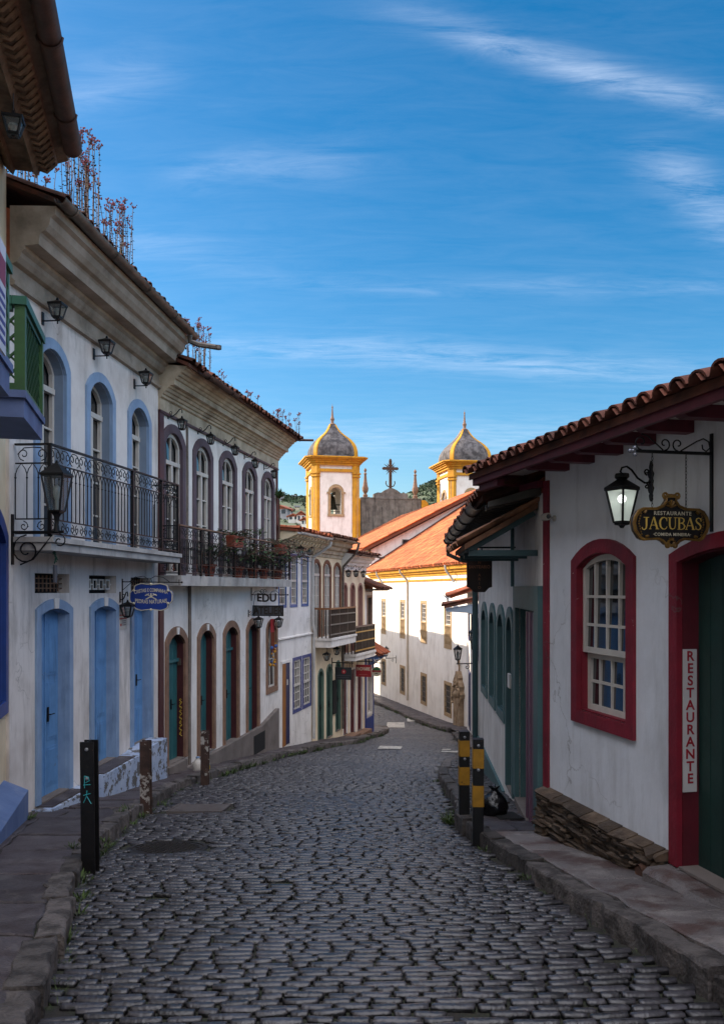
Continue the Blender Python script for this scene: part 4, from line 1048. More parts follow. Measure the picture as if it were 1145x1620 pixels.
# ---- houses further up the street, behind the viewer
FBZ = Fac((-2.75, -14), (-2.3, 1.9)); r = FBZ.root('town_house', -1.5, 'white house up the street behind the viewpoint, left side', 'house', GL)
ow = [(1.2+3*i, 2.2+3*i, -1.3 if i % 2 else .4, 1.6, 1.8) for i in range(5)]
wall_mesh(0, FBZ.L, -3, 5.4, [arch(*grow(o, .01)) for o in ow], .2, 6).build('wall', m_w2, r)
for o in ow: frame_part(r, o, .12, m_lblue, 'window_frame'); sash_window(r, o, .1, m_wood_w)
tile_roof(r, 0, FBZ.L, -.6, 5.4, 3, 6.9, m_tile, far=True)
FRZ = Fac((3.1, 2.4), (3.9, -14)); r = FRZ.root('town_house', -1.5, 'white house up the street behind the viewpoint, right side', 'house', 'houses down the right side of the street')
wall_mesh(0, FRZ.L, -3, 4.2, [arch(*grow(o, .01)) for o in ow], .2, 6).build('wall', m_w2, r)
for o in ow: frame_part(r, o, .12, m_lblue, 'window_frame'); sash_window(r, o, .1, m_wood_w)
tile_roof(r, 0, FRZ.L, -.6, 4.2, 3, 5.7, m_tile, far=True)
# ------------------------------------------------------------------ right side of the street
FR1=Fac((1.79,8.21),(3.05,2.5)); FR2=Fac((2.216,16),(1.776,8.235)); FR3=Fac((4.12,33),(2.75,17.5))
GR = 'houses down the right side of the street'
random.seed(9)
m_red = M('crimson_paint', '#84182b', rough=.6, col2='#6a1323', scale=4, bump=.2, stain='#4f121d', samt=.6, drip='#3d1018', damt=.6, chip='#a88f88', camt=-.28, crack=.6)
m_dred = M('dark_crimson_wood', '#6a2233', rough=.55, col2='#521927', scale=4, bump=.08)
r = FR1.root('restaurant_house', -2.6, 'low white restaurant house with crimson window and door surrounds', 'house', GR); R1 = r
w = (.71, 1.55, -1.08, .19, .31); d_ = (2.25, 3.5, -1.99, .19, .28)
wall_mesh(0, FR1.L, -2.9, 1.19, [arch(*grow(w, .01)), arch(*grow(d_, .01))], .24, 6.0).build('wall', m_wr, r)
frame_part(r, w, .11, m_red, 'window_frame', recess=.12, sill=True, fwz=.115)
# window: fixed upper sash with arched head, lower sash set back
win = sash_window(r, (.722, 1.538, -.56, .18, .297), .03, m_wood_w, cols=4, rows=3, mull=False, fr=.05)
sash_window(r, (.722, 1.538, -1.068, -.561, -.56), .075, m_wood_w, cols=4, rows=2, mull=False, fr=.05, n=2)
frame_part(r, d_, .10, m_red, 'door_frame', recess=.20, rmat=M('deep_crimson_reveal', '#5d1220', rough=.6, col2='#4a0e19', scale=4, bump=.1, stain='#3a0d15', samt=.5), fwz=.105)
m_gd = M('bottle_green_door', '#1b3a35', rough=.5, col2='#142d29', scale=3, bump=.06)
door_leaf(r, (2.262, 3.488, -1.99, .178, .268), m_gd, .14, planks=3, panels=False)
mb = MB(); mb.box(-.005, .1, -.025, -.001, -1.94, 1.05); mb.build('corner_board', m_red, r)
# eaves
mb = MB(); mb.box(-.5, FR1.L, -.52, -.001, 1.175, 1.19); mb.build('soffit', m_w2, r)
for i in range(11):
    mb = MB(); x = .47+.475*i
    mb.prism([(-.001, 1.09), (-.36, 1.09), (-.42, 1.12), (-.42, 1.174), (-.001, 1.174)], x-.05, x+.05, 'x'); mb.build('rafter', m_dred, r)
mb = MB(); mb.prism([(-.52, 1.06), (-.56, 1.06), (-.56, 1.12), (-.585, 1.13), (-.585, 1.165), (-.52, 1.165)], -.52, FR1.L, 'x'); mb.build('fascia', m_dred, r)
mb = MB(); mb.prism([(-.55, 1.165), (-.55, 1.06), (-.001, 1.06), (3.4, 1.95), (3.4, 2.1)], -.55, -.521, 'x'); mb.box(-.5, .0, -.5, -.43, 1.0, 1.06); mb.box(-.45, -.02, -.08, -.001, 1.0, 1.06); mb.build('verge_board', m_dred, r)
m_rt = M('eave_tile', '#74402e', rough=.85, col2='#4a2a20', scale=3.5, lo=.4, hi=.68, bump=.25, bscale=40, rnd=.35, stain='#2f2520', samt=.6, sscale=(2.5, 2.5, 2.5))
tile_roof(r, -.55, FR1.L, -.62, 1.175, 3.4, 2.15, m_rt, pitch=.19, seg=8, ragged=.022, lift=.014)
mb = MB(); mb.prism([(3.4, 2.2), (6.0, 1.6), (6.0, 1.2), (0, 1.2), (0, 1.45)], .01, FR1.L-.01, 'x'); mb.build('roof', m_tile, r)
# rubble plinth of thin stacked stones
m_rub = M('rubble_stone', '#5f4d3c', rough=.85, col2='#382c23', scale=7, bump=.6, bscale=35, rnd=.4, stain='#8f8478', samt=.4, sscale=(3, 3, 3))
mb = MB(); mb.box(.05, 2.12, -.06, -.001, -2.9, -1.97); mb.build('plinth', m_dirt, r)
mb = MB(); z = -2.75
def slabstone(mb, x0, x1, y, z0, z1, dep):
    n = 7; ring_o = []; ring_i = []
    w2, h2, cx, cz = (x1-x0)/2, (z1-z0)/2, (x0+x1)/2, (z0+z1)/2
    for k in range(10):
        a = 2*PI*k/10; c, s = math.cos(a), math.sin(a)
        px_ = cx+w2*math.copysign(abs(c)**.55, c)*random.uniform(.9, 1.03); pz = cz+h2*math.copysign(abs(s)**.6, s)*random.uniform(.82, 1.05)
        ring_o.append((px_, pz))
    mb.cr = random.random()
    mb.loft([[(p[0], y, p[1]) for p in ring_o], [(p[0], y-dep*.9, p[1]) for p in ring_o], [(cx+(p[0]-cx)*.9, y-dep+random.gauss(0, .012), cz+(p[1]-cz)*.7) for p in ring_o]])
while z < -2.0:
    h = random.uniform(.022, .06); x = .0-random.uniform(0, .2)
    while x < 2.12:
        w_ = random.uniform(.12, .42); slabstone(mb, max(.0, x), min(2.14, x+w_), -.05, z, min(z+h, -1.985), random.uniform(.03, .085)); x += w_
    z += h*.93
x = -.0
while x < 2.1:
    w_ = random.uniform(.12, .40); mb.cr = random.random(); x1 = min(x+w_, 2.13); e = random.gauss(0, .018)
    mb.loft([[(x+.01, -.001, -1.98), (x+.01, -.11+e, -1.985), (x+.01, -.125+e, -1.965), (x+.01, -.10, -1.945), (x+.01, -.001, -1.915)], [(x1, -.001, -1.985), (x1, -.11-e, -1.985), (x1, -.125-e, -1.96), (x1, -.10, -1.94), (x1, -.001, -1.91)]]); x = x1
mb.build('plinth_stone', m_rub, r, smooth=True, ang=50)
mb = MB(); mb.tube([(1.98, -.02, -2.09), (1.98, -.17, -2.10)], .055, 12, cap=False); mb.tube([(1.98, -.10, -2.10), (1.98, -.165, -2.105)], .042, 12); mb.build('drain_pipe', M('terracotta_pipe', '#5b3d2e', rough=.8, var=.2, bump=.2), r, smooth=True)
random.seed(14); mb = MB(); x = 2.14
while x < 5.8:
    w_ = random.uniform(.45, .8); x1 = min(x+w_, 5.84); mb.cr = random.random(); e = random.gauss(0, .015)
    mb.loft([[(x+.012, .12, -2.5), (x+.012, -.2+e, -2.5), (x+.012, -.22+e, -2.04), (x+.012, -.18+e, -2.005), (x+.012, .12, -1.995)], [(x1, .12, -2.5), (x1, -.2-e, -2.5), (x1, -.22-e, -2.05), (x1, -.18-e, -2.01), (x1, .12, -1.998)]]); x = x1
mb.build('threshold', m_slabr, r, smooth=True, ang=40)
# vertical lettering board on the door reveal
brd = FR1.thing('sign_board', 2.264, .068, -.43, 'vertical white board reading RESTAURANTE in red inside the crimson door frame', 'sign')
brd.rotation_euler.z += PI/2     # faces along the street, towards the viewer
_u0 = FR1.hit(1078, 1027); 
H = .99
mb = MB(); mb.box(-.058, .048, -.012, 0, -1.02, 0.0); mb.build('board', M('board_white', '#c9c4c2', rough=.5, var=.06, bump=.03, stain='#8f8885', samt=.4), brd)
m_rlet = M('red_lettering', '#9c1f2e', rough=.5, var=.06, bump=0)
for k, ch in enumerate('RESTAURANTE'):
    text_mesh(ch, .098, brd, m_rlet, (-.005, -.0135, -.052-k*.0875), (PI/2, 0, 0), .001, name='letter', bold=.0022)

# ---- teal trimmed shop
m_tealt = M('teal_trim', '#4a6a6c', rough=.6, col2='#3e5c5f', scale=3, bump=.1, stain='#2f4547', samt=.4)
r = FR2.root('shop_house', -4.0, 'white shop house with teal arched surrounds and small tiled canopy', 'house', GR); R2 = r
ws = [(.97, 1.80, -1.71, -.55, -.36), (2.45, 3.19, -1.71, -.55, -.36), (3.67, 4.42, -1.71, -.55, -.36)]
ad = (4.83, 5.40, -2.62, -.55, -.36); bd = (5.95, 7.45, -2.5, -.22, -.22)
wall_mesh(0, FR2.L-.02, -4.4, .95, [arch(*grow(o, .01)) for o in ws+[ad]]+[sq(bd)], .3, 6.0).build('wall', m_w2, r)
for o in ws:
    frame_part(r, o, .13, m_tealt, 'window_frame', recess=.14, sill=True); sash_window(r, o, .09, m_tealt, cols=2, rows=4)
frame_part(r, ad, .12, m_tealt, 'door_frame', recess=.28); door_leaf(r, ad, m_dgreen, .24, planks=1, handle=False)
mb = MB(); mb.ring([(5.75, -2.5), (5.75, .03), (7.74, .03), (7.74, -2.5)], [(5.95, -2.5), (5.95, -.22), (7.45, -.22), (7.45, -2.5)], -.05, .012); mb.ring([(5.94, -2.5), (5.94, -.21), (7.46, -.21), (7.46, -2.5)], [(5.97, -2.5), (5.97, -.24), (7.43, -.24), (7.43, -2.5)], .0125, .28); mb.build('door_frame', m_tealt, r)
mb = MB(); mb.box(6.75, 7.42, -.03, .10, -2.5, -.245); mb.box(6.85, 6.9, -.045, -.0305, -2.5, -.25); mb.box(7.1, 7.15, -.045, -.0305, -2.5, -.25); mb.build('door', M('mauve_door', '#6f5062', rough=.5, var=.12, bump=.06), r)
mb = MB(); mb.box(5.972, 6.749, .24, .27, -2.5, -.245); mb.build('door', m_dark, r)
mb = MB(); mb.box(5.975, 7.425, -.06, .238, -2.56, -2.485); mb.build('threshold', m_plinth, r)
mb = MB(); mb.box(5.0, 5.22, -.03, -.001, -1.28, -1.10); mb.build('meter_box', m_w2, r)
mb = MB(); mb.box(.02, 4.45, -.04, -.001, -4.2, -2.78); mb.build('plinth', m_tealt, r)
mb = MB(); mb.tube([(.1, -.07, .9), (.1, -.07, .1), (.1, -.07, -2.9)], .055, 8); mb.build('downspout', M('teal_pipe', '#2d484b', rough=.5, var=.12, bump=.05), r, smooth=True)
mb = MB(); mb.tube([(5.62, -.04, .75), (5.62, -.04, .03)], .025, 6); mb.build('conduit', m_tealt, r)
m_dkw = M('dark_eave_wood', '#4a4641', rough=.75, var=.2, scale=6, bump=.15)
mb = MB()
for i in range(24):
    x = .1+i*.325; mb.prism([(-.001, .94), (-.52, .82), (-.52, .875), (-.001, 1.03)], x, x+.07, 'x')
mb.build('rafter', m_dkw, r)
gutter(r, .0, 7.05, -.58, .93, .085, M('dark_zinc', '#3d3835', rough=.5, var=.2, scale=5, bump=.1, metal=.4))
mb = MB(); mb.tube([(.05, -.58, .84), (.05, -.58, .66), (.1, -.35, .55), (.1, -.07, .5)], .04, 7); mb.build('gutter_elbow', m_dkw, r, smooth=True)
tile_roof(r, 0, 7.3, -.58, .98, 3.2, 2.2, m_otile, ragged=.03)
mb = MB(); mb.prism([(3.2, 2.2), (6.0, 1.1), (6.0, .9), (0, .9), (0, 1.1)], .01, FR2.L-.05, 'x'); mb.build('roof', m_tile, r)
# canopy over the wide door
tile_roof(r, 5.75, 7.5, -.78, .46, -.01, .88, M('canopy_tile', '#96684a', rough=.85, col2='#5c3c2c', scale=4, bump=.2, rnd=.4, stain='#3b2f28', samt=.6, sscale=(2, 2, 2)), name='canopy', ragged=.03, pitch=.16, course=.3, seg=6)
for x in (5.85, 6.6, 7.38):
    mb = MB(); mb.box(x-.035, x+.035, -.70, -.001, .34, .40); mb.bar((x, -.66, .42), (x, -.03, .78), .06, .05); mb.build('canopy_bracket', MATS['teal_pipe'], r)
mb = MB(); mb.box(5.8, 7.45, -.72, -.66, .401, .44); mb.build('canopy_beam', MATS['teal_pipe'], r)

# ---- two low houses further down
r = FR3.root('town_house', -6.0, 'white house with navy door and low orange tiled eave past the shop', 'house', GR); R3 = r
nd_ = (2.3, 3.3, -5.0, -3.05, -3.05); nw = [(1.9, 2.7, -1.75, -.75, -.75), (4.6, 5.5, -1.75, -.75, -.75)]
wall_mesh(0, 8.0, -6.4, -.05, [sq(nd_)]+[sq(o) for o in nw], .2, 5.0).build('wall', m_w2, r)
m_nvd = M('navy_trim', '#262f66', rough=.5, var=.15, bump=.05)
sqframe(r, nd_, .1, m_nvd, door=True, name='door_frame'); door_leaf(r, (2.312, 3.288, -5.0, -3.063, -3.062), m_nvd, .1, n=2, handle=False)
for o in nw: sqframe(r, o, .12, m_nvd); sash_window(r, (o[0]+.012, o[1]-.012, o[2]+.012, o[3]-.013, o[4]-.012), .05, m_wood_w, cols=2, rows=3, n=2)
tile_roof(r, 0, 8.0, -.8, -.22, 2.4, .95, m_tile, ragged=.02)
mb = MB(); mb.prism([(0, -.05), (-.78, -.27), (-.78, -.22), (0, .08)], 0.01, 7.99, 'x'); mb.build('soffit', m_stone, r)
gutter(r, 0, 8.05, -.86, -.22, .06, m_wgutter)
mb = MB(); mb.tube([(8.0, -.86, -.28), (8.0, -.84, -.42), (8.0, -.1, -.75), (8.0, -.07, -1.0)], .04, 7); mb.build('downspout', m_wgutter, r, smooth=True)
F3b = Fac(tuple(FR3.w(8.2, 0, 0))[:2], (2.75, 17.5))
r = F3b.root('town_house', -4.6, 'white house with blue grey eave boards jutting out beside the shop downpipe', 'house', GR)
nw2 = [(.8, 1.7, -1.9, -.95, -.95), (3.2, 4.1, -1.9, -.95, -.95)]
wall_mesh(0, F3b.L, -5.8, -.25, [sq(o) for o in nw2], .2, 5.0).build('wall', m_w2, r)
for o in nw2: sqframe(r, o, .12, m_nvd); sash_window(r, (o[0]+.012, o[1]-.012, o[2]+.012, o[3]-.013, o[4]-.012), .05, m_wood_w, cols=2, rows=3, n=2)
tile_roof(r, 3.6, F3b.L-3.2, -1.03, -.42, -.02, -.2, m_otile, name='canopy', ragged=.03)
for x in (3.7, 3.0, F3b.L-3.3):
    mb = MB(); mb.prism([(-.001, -.62), (-.95, -.56), (-.95, -.50), (-.001, -.36)], x-.04, x+.04, 'x'); mb.build('canopy_bracket', m_grayblue, r)
tile_roof(r, 0, F3b.L-.4, .0, -.2, 2.5, .9, m_otile)
# ------------------------------------------------------------------ church at the end of the street
FC = Fac((.145, 54), (4.55, 32.5))
random.seed(17)
m_yel = M('ochre_yellow_trim', '#d4991f', rough=.75, col2='#ba8118', scale=2, bump=.08, stain='#7d5a24', samt=.55, sscale=(1.5, 1.5, .5), drip='#5c4420', damt=.6)
m_dome = M('weathered_dome', '#6a6463', rough=.9, col2='#3f3a3a', scale=2.2, lo=.42, hi=.6, bump=.3, drip='#1f1c1c', damt=1.0, stain='#332f2f', samt=.9, sscale=(2.5, 2.5, .3))
m_mould = M('mouldy_plaster', '#7d7670', rough=.9, col2='#57514c', scale=2, bump=.2, stain='#221f1f', samt=1.0, sscale=(2.2, 2.2, .25), drip='#1f1c1c', damt=1.0)
m_sand = M('sandstone_trim', '#a98f6d', rough=.85, col2='#8f7653', scale=4, bump=.2, bscale=30)
m_oran = M('church_tile', '#c06a3c', rough=.9, col2='#96502c', scale=1.2, lo=.4, hi=.66, bump=.2, bscale=30, rnd=.42, stain='#5a3a2a', samt=.8, sscale=(1.1, 1.1, 1.1))
m_bell = M('bronze_bell', '#3b3a2c', rough=.5, var=.2, scale=8, bump=.1, metal=.6)
r = FC.root('church', -6.3, 'baroque church with yellow trimmed twin bell towers and orange tiled roofs', 'church'); CH = r
cols_ = [(4.95, 6.15), (9.35, 10.5), (13.45, 14.6), (17.3, 18.45)]
ups = [(a+.18, b-.18, -2.45, -.7, -.7) for a, b in cols_]; los = [(a+.18, b-.18, -5.4+.0, -4.18, -4.18) for a, b in cols_]
# sacristy wing along the street
wall_mesh(2.0, 21.95, -7.5, 1.0, [sq(o) for o in ups+los], .25, 14.0).build('wall', m_wc, r)
m_grille = M('iron_grille', '#23252b', rough=.6, var=.15, scale=10, bump=.1, metal=.3)
for o in ups:
    sqframe(r, o, .15, m_sand, .09, proud=.02); wn = sash_window(r, (o[0]+.012, o[1]-.012, o[2]+.012, o[3]-.013, o[4]-.012), .03, m_wood_w, cols=3, rows=8, mull=False, half=-1.55, n=2, fr=.05)
    mb = MB(); mb.box(o[0]+.013, o[1]-.013, -.03, .0, -1.62, -1.56); mb.box(o[0]+.013, o[1]-.013, -.03, .0, -2.44, -2.40)
    for k in range(5):
        x = o[0]+.1+(o[1]-o[0]-.2)*k/4; mb.lathe([(.02, -2.4), (.045, -2.25), (.025, -2.05), (.04, -1.95), (.02, -1.63)], x, -.015, 6)
    mb.build('balustrade', m_sand, wn)
for o in los:
    f = sqframe(r, o, .15, m_sand, .1, proud=.02); mb = MB()
    for k in range(1, 5): x = o[0]+(o[1]-o[0])*k/5; mb.box(x-.012, x+.012, .0, .015, o[2]+.013, o[4]-.013)
    for k in range(1, 5): z = o[2]+(o[4]-o[2])*k/5; mb.box(o[0]+.013, o[1]-.013, -.01, -.0005, z-.016, z+.016)
    mb.build('grille', M('grey_bar', '#6d655e'), f); mb = MB(); mb.box(o[0]+.013, o[1]-.013, .04, .06, o[2]+.013, o[4]-.013); mb.build('shutter', m_grille, f)
prof = [(0,.60),(-.05,.61),(-.06,.70),(-.16,.74),(-.18,.82),(-.30,.85),(-.32,.93),(-.38,.98),(0,1.03)]
band(r, 'cornice', 2.0, 22.0, prof, m_yel); band(r, 'moulding', 2.0, 21.98, [(0,.36),(-.05,.37),(-.07,.44),(0,.46)], m_yel)
band(r, 'eave_board', 2.0, 22.0, [(-.2,1.04),(-.43,1.0),(-.43,1.06),(-.2,1.12)], m_oran)
mb = MB(); mb.tube([(11.15, -.45, 1.0), (11.15, -.45, .85), (11.16, -.08, .45), (11.16, -.06, .2), (11.16, -.06, -5.7)], .055, 8); mb.build('downspout', M('beige_pipe', '#b3a695', rough=.6, var=.1, bump=.05), r, smooth=True)
mb = MB(); mb.tube([(18.9, -.45, 1.02), (18.9, -.42, .8), (19.0, -.08, .3)], .05, 8); mb.tube([(5.6, -.45, 1.02), (5.6, -.42, .8), (5.7, -.08, .3)], .05, 8); mb.build('waterspout', m_wgutter, r, smooth=True)
tile_roof(r, 2.05, 22.2, -.45, 1.06, 7.0, 5.85, m_oran, pitch=.24, course=.42, far=False, ragged=.03, seg=4)
mb = MB(); mb.prism([(7.0, 5.8), (14.2, .9), (0, .9)], 2.06, 21.9, 'x'); mb.build('roof', m_oran, r)
# nave
mb = MB()
mb.prism([(0, -7.5), (0, 2.45), (7.0, 6.0), (14.0, 2.45), (14.0, -7.5)], -17.5, 2.0, 'x'); mb.build('wall', m_wc, r)
mb = MB(); mb.box(1.9, 2.05, 2.05, 2.9, 2.25, 3.05); mb.build('vent', m_dark, r)
mb = MB(); mb.box(1.99, 2.07, 2.0, 2.05, 2.2, 3.1); mb.box(1.99, 2.07, 2.9, 2.95, 2.2, 3.1); mb.box(1.99, 2.07, 2.05, 2.9, 3.05, 3.1); mb.box(1.99, 2.07, 2.05, 2.9, 2.2, 2.25); mb.build('vent_frame', m_mould, r)
tile_roof(r, -17.6, 2.35, -.55, 2.50, 7.0, 6.32, m_oran, pitch=.26, course=.45, ragged=.03, seg=4)
mb = MB(); mb.prism([(7.0, 6.3), (14.5, 2.5), (14.5, 2.4), (7, 6.15)], -17.55, 2.3, 'x'); mb.build('roof', m_oran, r)
mb = MB(); mb.prism([(-.55, 2.28), (-.55, 2.46), (7.0, 6.28), (7.0, 6.10)], 2.302, 2.42, 'x'); mb.build('verge_board', M('verge_brown', '#6b3a22', rough=.8, var=.2, bump=.1), r)
mb = MB(); mb.box(1.2, 2.2, -.6, .02, 2.0, 2.3); mb.build('eave_corner', m_yel, r)
tile_roof(r, 1.2, 2.3, -.75, 2.33, .3, 2.75, m_oran, pitch=.22, name='eave_corner', course=.4)
mb = MB(); mb.prism([(-.4, 1.16), (-.4, 1.26), (6.95, 5.98), (6.95, 5.86)], 2.003, 2.12, 'x'); mb.build('flashing', m_mould if False else M('flashing_brown', '#5f2c20', rough=.8, var=.2, bump=.1), r)

def panel(mb, x0, x1, z0, z1, holes, y0, y1):
    loops = [[(x0, z0), (x1, z0), (x1, z1), (x0, z1)]]+holes; flat = [p for l in loops for p in l]
    tri = tessellate_polygon([[Vector((p[0], p[1], 0)) for p in l] for l in loops])
    for y in (y0, y1): mb.add([(p[0], y, p[1]) for p in flat], [tuple(t) for t in tri])
    for h in holes:
        n = len(h); mb.add([(p[0], y0, p[1]) for p in h]+[(p[0], y1, p[1]) for p in h], [(i, i+n, (i+1) % n+n, (i+1) % n) for i in range(n)])
    mb.add([(x0,y0,z0),(x1,y0,z0),(x1,y0,z1),(x0,y0,z1),(x0,y1,z0),(x1,y1,z0),(x1,y1,z1),(x0,y1,z1)], [(0,4,7,3),(1,2,6,5),(2,3,7,6),(0,1,5,4)])
def tower(cx, cy):
    """cx along the nave axis (+ towards the viewer), cy across"""
    T = Matrix.Translation((cx, cy, 0)); hb = 1.82
    mb = MB(); mb.box(-hb, hb, -hb, hb, -7.5, 4.6)
    hole = arch(-.45, .45, 6.2, 7.95, 8.4, 10)
    for k in range(4):
        s = len(mb.v); panel(mb, -hb, hb, 4.601, 10.3, [hole], -hb, -hb+.5)
        mb.xf(Matrix.Rotation(k*PI/2, 4, 'Z'), s)
    mb.box(-hb+.45, hb-.45, -hb+.45, hb-.45, 9.3, 10.25)
    t = mb.xf(T).build('tower', m_wc, r)
    for k in range(4):
        mb = MB(); s = len(mb.v)
        o1 = arch(-.66, .66, 6.02, 7.95, 8.64, 10); i1 = arch(-.45, .45, 6.2, 7.95, 8.4, 10)
        mb.ring(o1, i1, -hb-.07, -hb+.06); mb.box(-.7, .7, -hb-.1, -hb+.05, 6.0, 6.18)
        mb.box(-.78, -.44, -hb-.12, -hb-.071, 7.85, 8.0); mb.box(.44, .78, -hb-.12, -hb-.071, 7.85, 8.0)
        mb.xf(Matrix.Rotation(k*PI/2, 4, 'Z'), s); mb.xf(T).build('arch_surround', m_sand, t)
    mb = MB()
    for k in range(4):
        s = len(mb.v)
        for z0, z1, g in ((-7.5, 9.25, 0), (9.25, 9.36, .10), (9.36, 9.5, .04), (9.5, 9.62, .14), (9.62, 10.2, .03)):
            mb.prism([(1.36-g*.3, -1.86-g), (1.62+g*.1, -2.0-g), (2.0+g, -1.62-g*.1), (1.86+g, -1.36+g*.3), (1.4, -1.4)], z0, z1-.002, 'z')
        mb.xf(Matrix.Rotation(k*PI/2, 4, 'Z'), s)
    mb.xf(T).build('pilaster', m_yel, t)
    mb = MB()
    def slab(h, c, z0, z1): mb.prism([(-h, -h+c), (-h+c, -h), (h-c, -h), (h, -h+c), (h, h-c), (h-c, h), (-h+c, h), (-h, h-c)], z0, z1, 'z')
    slab(1.95, .3, 9.66, 9.9)
    slab(2.05, .35, 10.2, 10.38); slab(2.2, .4, 10.381, 10.52); slab(2.32, .42, 10.521, 10.66); slab(2.5, .45, 10.661, 10.76); slab(2.62, .45, 10.761, 10.86)
    mb.xf(T).build('cornice', m_yel, t)
    mb = MB(); mb.lathe([(2.72, 10.861), (2.74, 10.90), (2.3, 11.0)], 0, 0, 8, PI/8); mb.xf(T).build('cornice_cap', m_mould, t)
    # bell-shaped roof
    prof = [(2.08, 10.95), (2.12, 11.15), (2.10, 11.5), (2.02, 11.8), (1.86, 12.1), (1.62, 12.4), (1.30, 12.68), (1.0, 12.92), (.76, 13.15), (.56, 13.4), (.40, 13.65), (.30, 13.85)]
    def sq_ring(R, z, n=24, e=.55):
        out = []
        for k in range(n):
            a = 2*PI*k/n+PI/4; c, s = math.cos(a), math.sin(a)
            f = 1/((abs(c)**3.6+abs(s)**3.6)**(1/3.6)); out.append((R*f*c*.97, R*f*s*.97, z))
        return out
    mb = MB(); mb.loft([sq_ring(R, z) for R, z in prof]); mb.xf(T).build('dome', m_dome, t, smooth=True, ang=50)
    mb = MB()
    for k in range(4):
        a = PI/4+k*PI/2; rings = []
        c, s = math.cos(a), math.sin(a)
        for R, z in prof:
            f = R*.97/((abs(c)**3.6+abs(s)**3.6)**(1/3.6)); w_ = .06+.13*R/2.1
            rings.append([(f*c*.94-s*w_, f*s*.94+c*w_, z-.02), (f*c*1.035-s*w_*.8, f*s*1.035+c*w_*.8, z+.03), (f*c*1.035+s*w_*.8, f*s*1.035-c*w_*.8, z+.03), (f*c*.94+s*w_, f*s*.94-c*w_, z-.02)])
        mb.loft(rings)
    mb.xf(T).build('dome_rib', m_yel, t, smooth=True, ang=35)
    mb = MB(); mb.lathe([(.34, 13.84), (.42, 13.92), (.38, 14.0), (.22, 14.06), (.17, 14.2), (.24, 14.45), (.27, 14.55), (.19, 14.68), (.14, 14.85), (.11, 15.2), (.07, 15.7), (.10, 15.82), (.09, 15.92), (.03, 16.0), (.015, 16.25)], 0, 0, 10)
    mb.v = [(a*.68, b*.68, 13.84+(c-13.84)*.76) for a, b, c in mb.v]
    mb.xf(T).build('finial', m_stone, t, smooth=True)
    mb = MB(); mb.lathe([(.02, 7.2), (.2, 7.15), (.28, 6.9), (.34, 6.4), (.5, 6.0), (.55, 5.9), (.5, 5.9)], 0, 0, 14); mb.box(-1.4, 1.4, -.09, .09, 7.2, 7.4); mb.box(-.06, .06, -1.4, 1.4, 6.3, 6.4)
    mb.tube([(-.6, -1.3, 5.6), (.6, -1.3, 5.6)], .03, 5); mb.tube([(1.3, -.6, 5.6), (1.3, .6, 5.6)], .03, 5)
    mb.v = [(a*.85, b*.85, 5.6+(c-5.6)*.9+.85) for a, b, c in mb.v]
    mb.xf(T).build('bell', m_bell, t, smooth=True)
tower(-17.2, .82); tower(-17.2, 12.5)
# frontispiece seen from behind, with its cross
sx = -20.5
mb = MB(); mb.box(sx-.35, sx+.35, 3.9, 9.4, -7.5, 8.05); mb.box(sx-.4, sx+.4, 3.85, 9.45, 8.051, 8.15)
bump = [(5.1, 8.151), (5.1, 8.5), (5.4, 8.62), (5.75, 8.6), (6.1, 8.85), (6.45, 9.0), (6.65, 9.05), (6.85, 9.0), (7.2, 8.85), (7.55, 8.6), (7.9, 8.62), (8.2, 8.5), (8.2, 8.151)]
mb.prism(bump, sx-.3, sx+.3, 'x'); g = mb.build('gable_wall', m_mould, r)
for s in (-1, 1):
    mb = MB(); c = 6.65; P_ = [(2.85, -2), (2.85, 8.0), (3.2, 8.0), (3.45, 7.8), (3.5, 7.4), (3.3, 6.9), (3.15, 6.3), (3.2, 5.6), (3.5, 5.0), (3.9, 4.4), (3.9, -2)]
    mb.prism([(c+s*a*1.0-s*.05, z) for a, z in P_], sx-.25, sx+.32, 'x'); mb.build('volute', m_yel, r)
for yc in (4.35, 8.95):
    mb = MB(); mb.lathe([(.22, 8.151), (.22, 8.4), (.12, 8.5), (.26, 8.75), (.3, 9.0), (.22, 9.2), (.15, 9.7), (.1, 10.2), (.16, 10.28), (.1, 10.36), (.05, 10.42), (.13, 10.55), (.13, 10.65), (.03, 10.8)], sx, yc, 8); mb.build('pinnacle', m_stone, r, smooth=True)
mb = MB(); yc = 6.65
mb.box(sx-.09, sx+.09, yc-.12, yc+.12, 9.0, 11.55); mb.box(sx-.085, sx+.085, yc-.66, yc+.66, 10.70, 10.94)
for k in range(16):
    a = 2*PI*k/16+PI/16; L_ = .55 if k % 2 else .72
    mb.prism([(yc+.25*math.cos(a-.22), 10.82+.25*math.sin(a-.22)), (yc+L_*math.cos(a), 10.82+L_*math.sin(a)), (yc+.25*math.cos(a+.22), 10.82+.25*math.sin(a+.22))], sx-.03, sx+.03, 'x')
for a, b in ((-.66, 10.82), (.66, 10.82), (0, 11.6)): mb.ball((sx, yc+a, b), .11, 7, 5)
for s in (-1, 1): mb.tube([(sx, yc, 9.15), (sx, yc+s*.3, 9.25), (sx, yc+s*.42, 9.5), (sx, yc+s*.38, 9.7)], .05, 5)
mb.build('cross', M('rusty_cross', '#4a3222', rough=.8, var=.2, bump=.1), r)

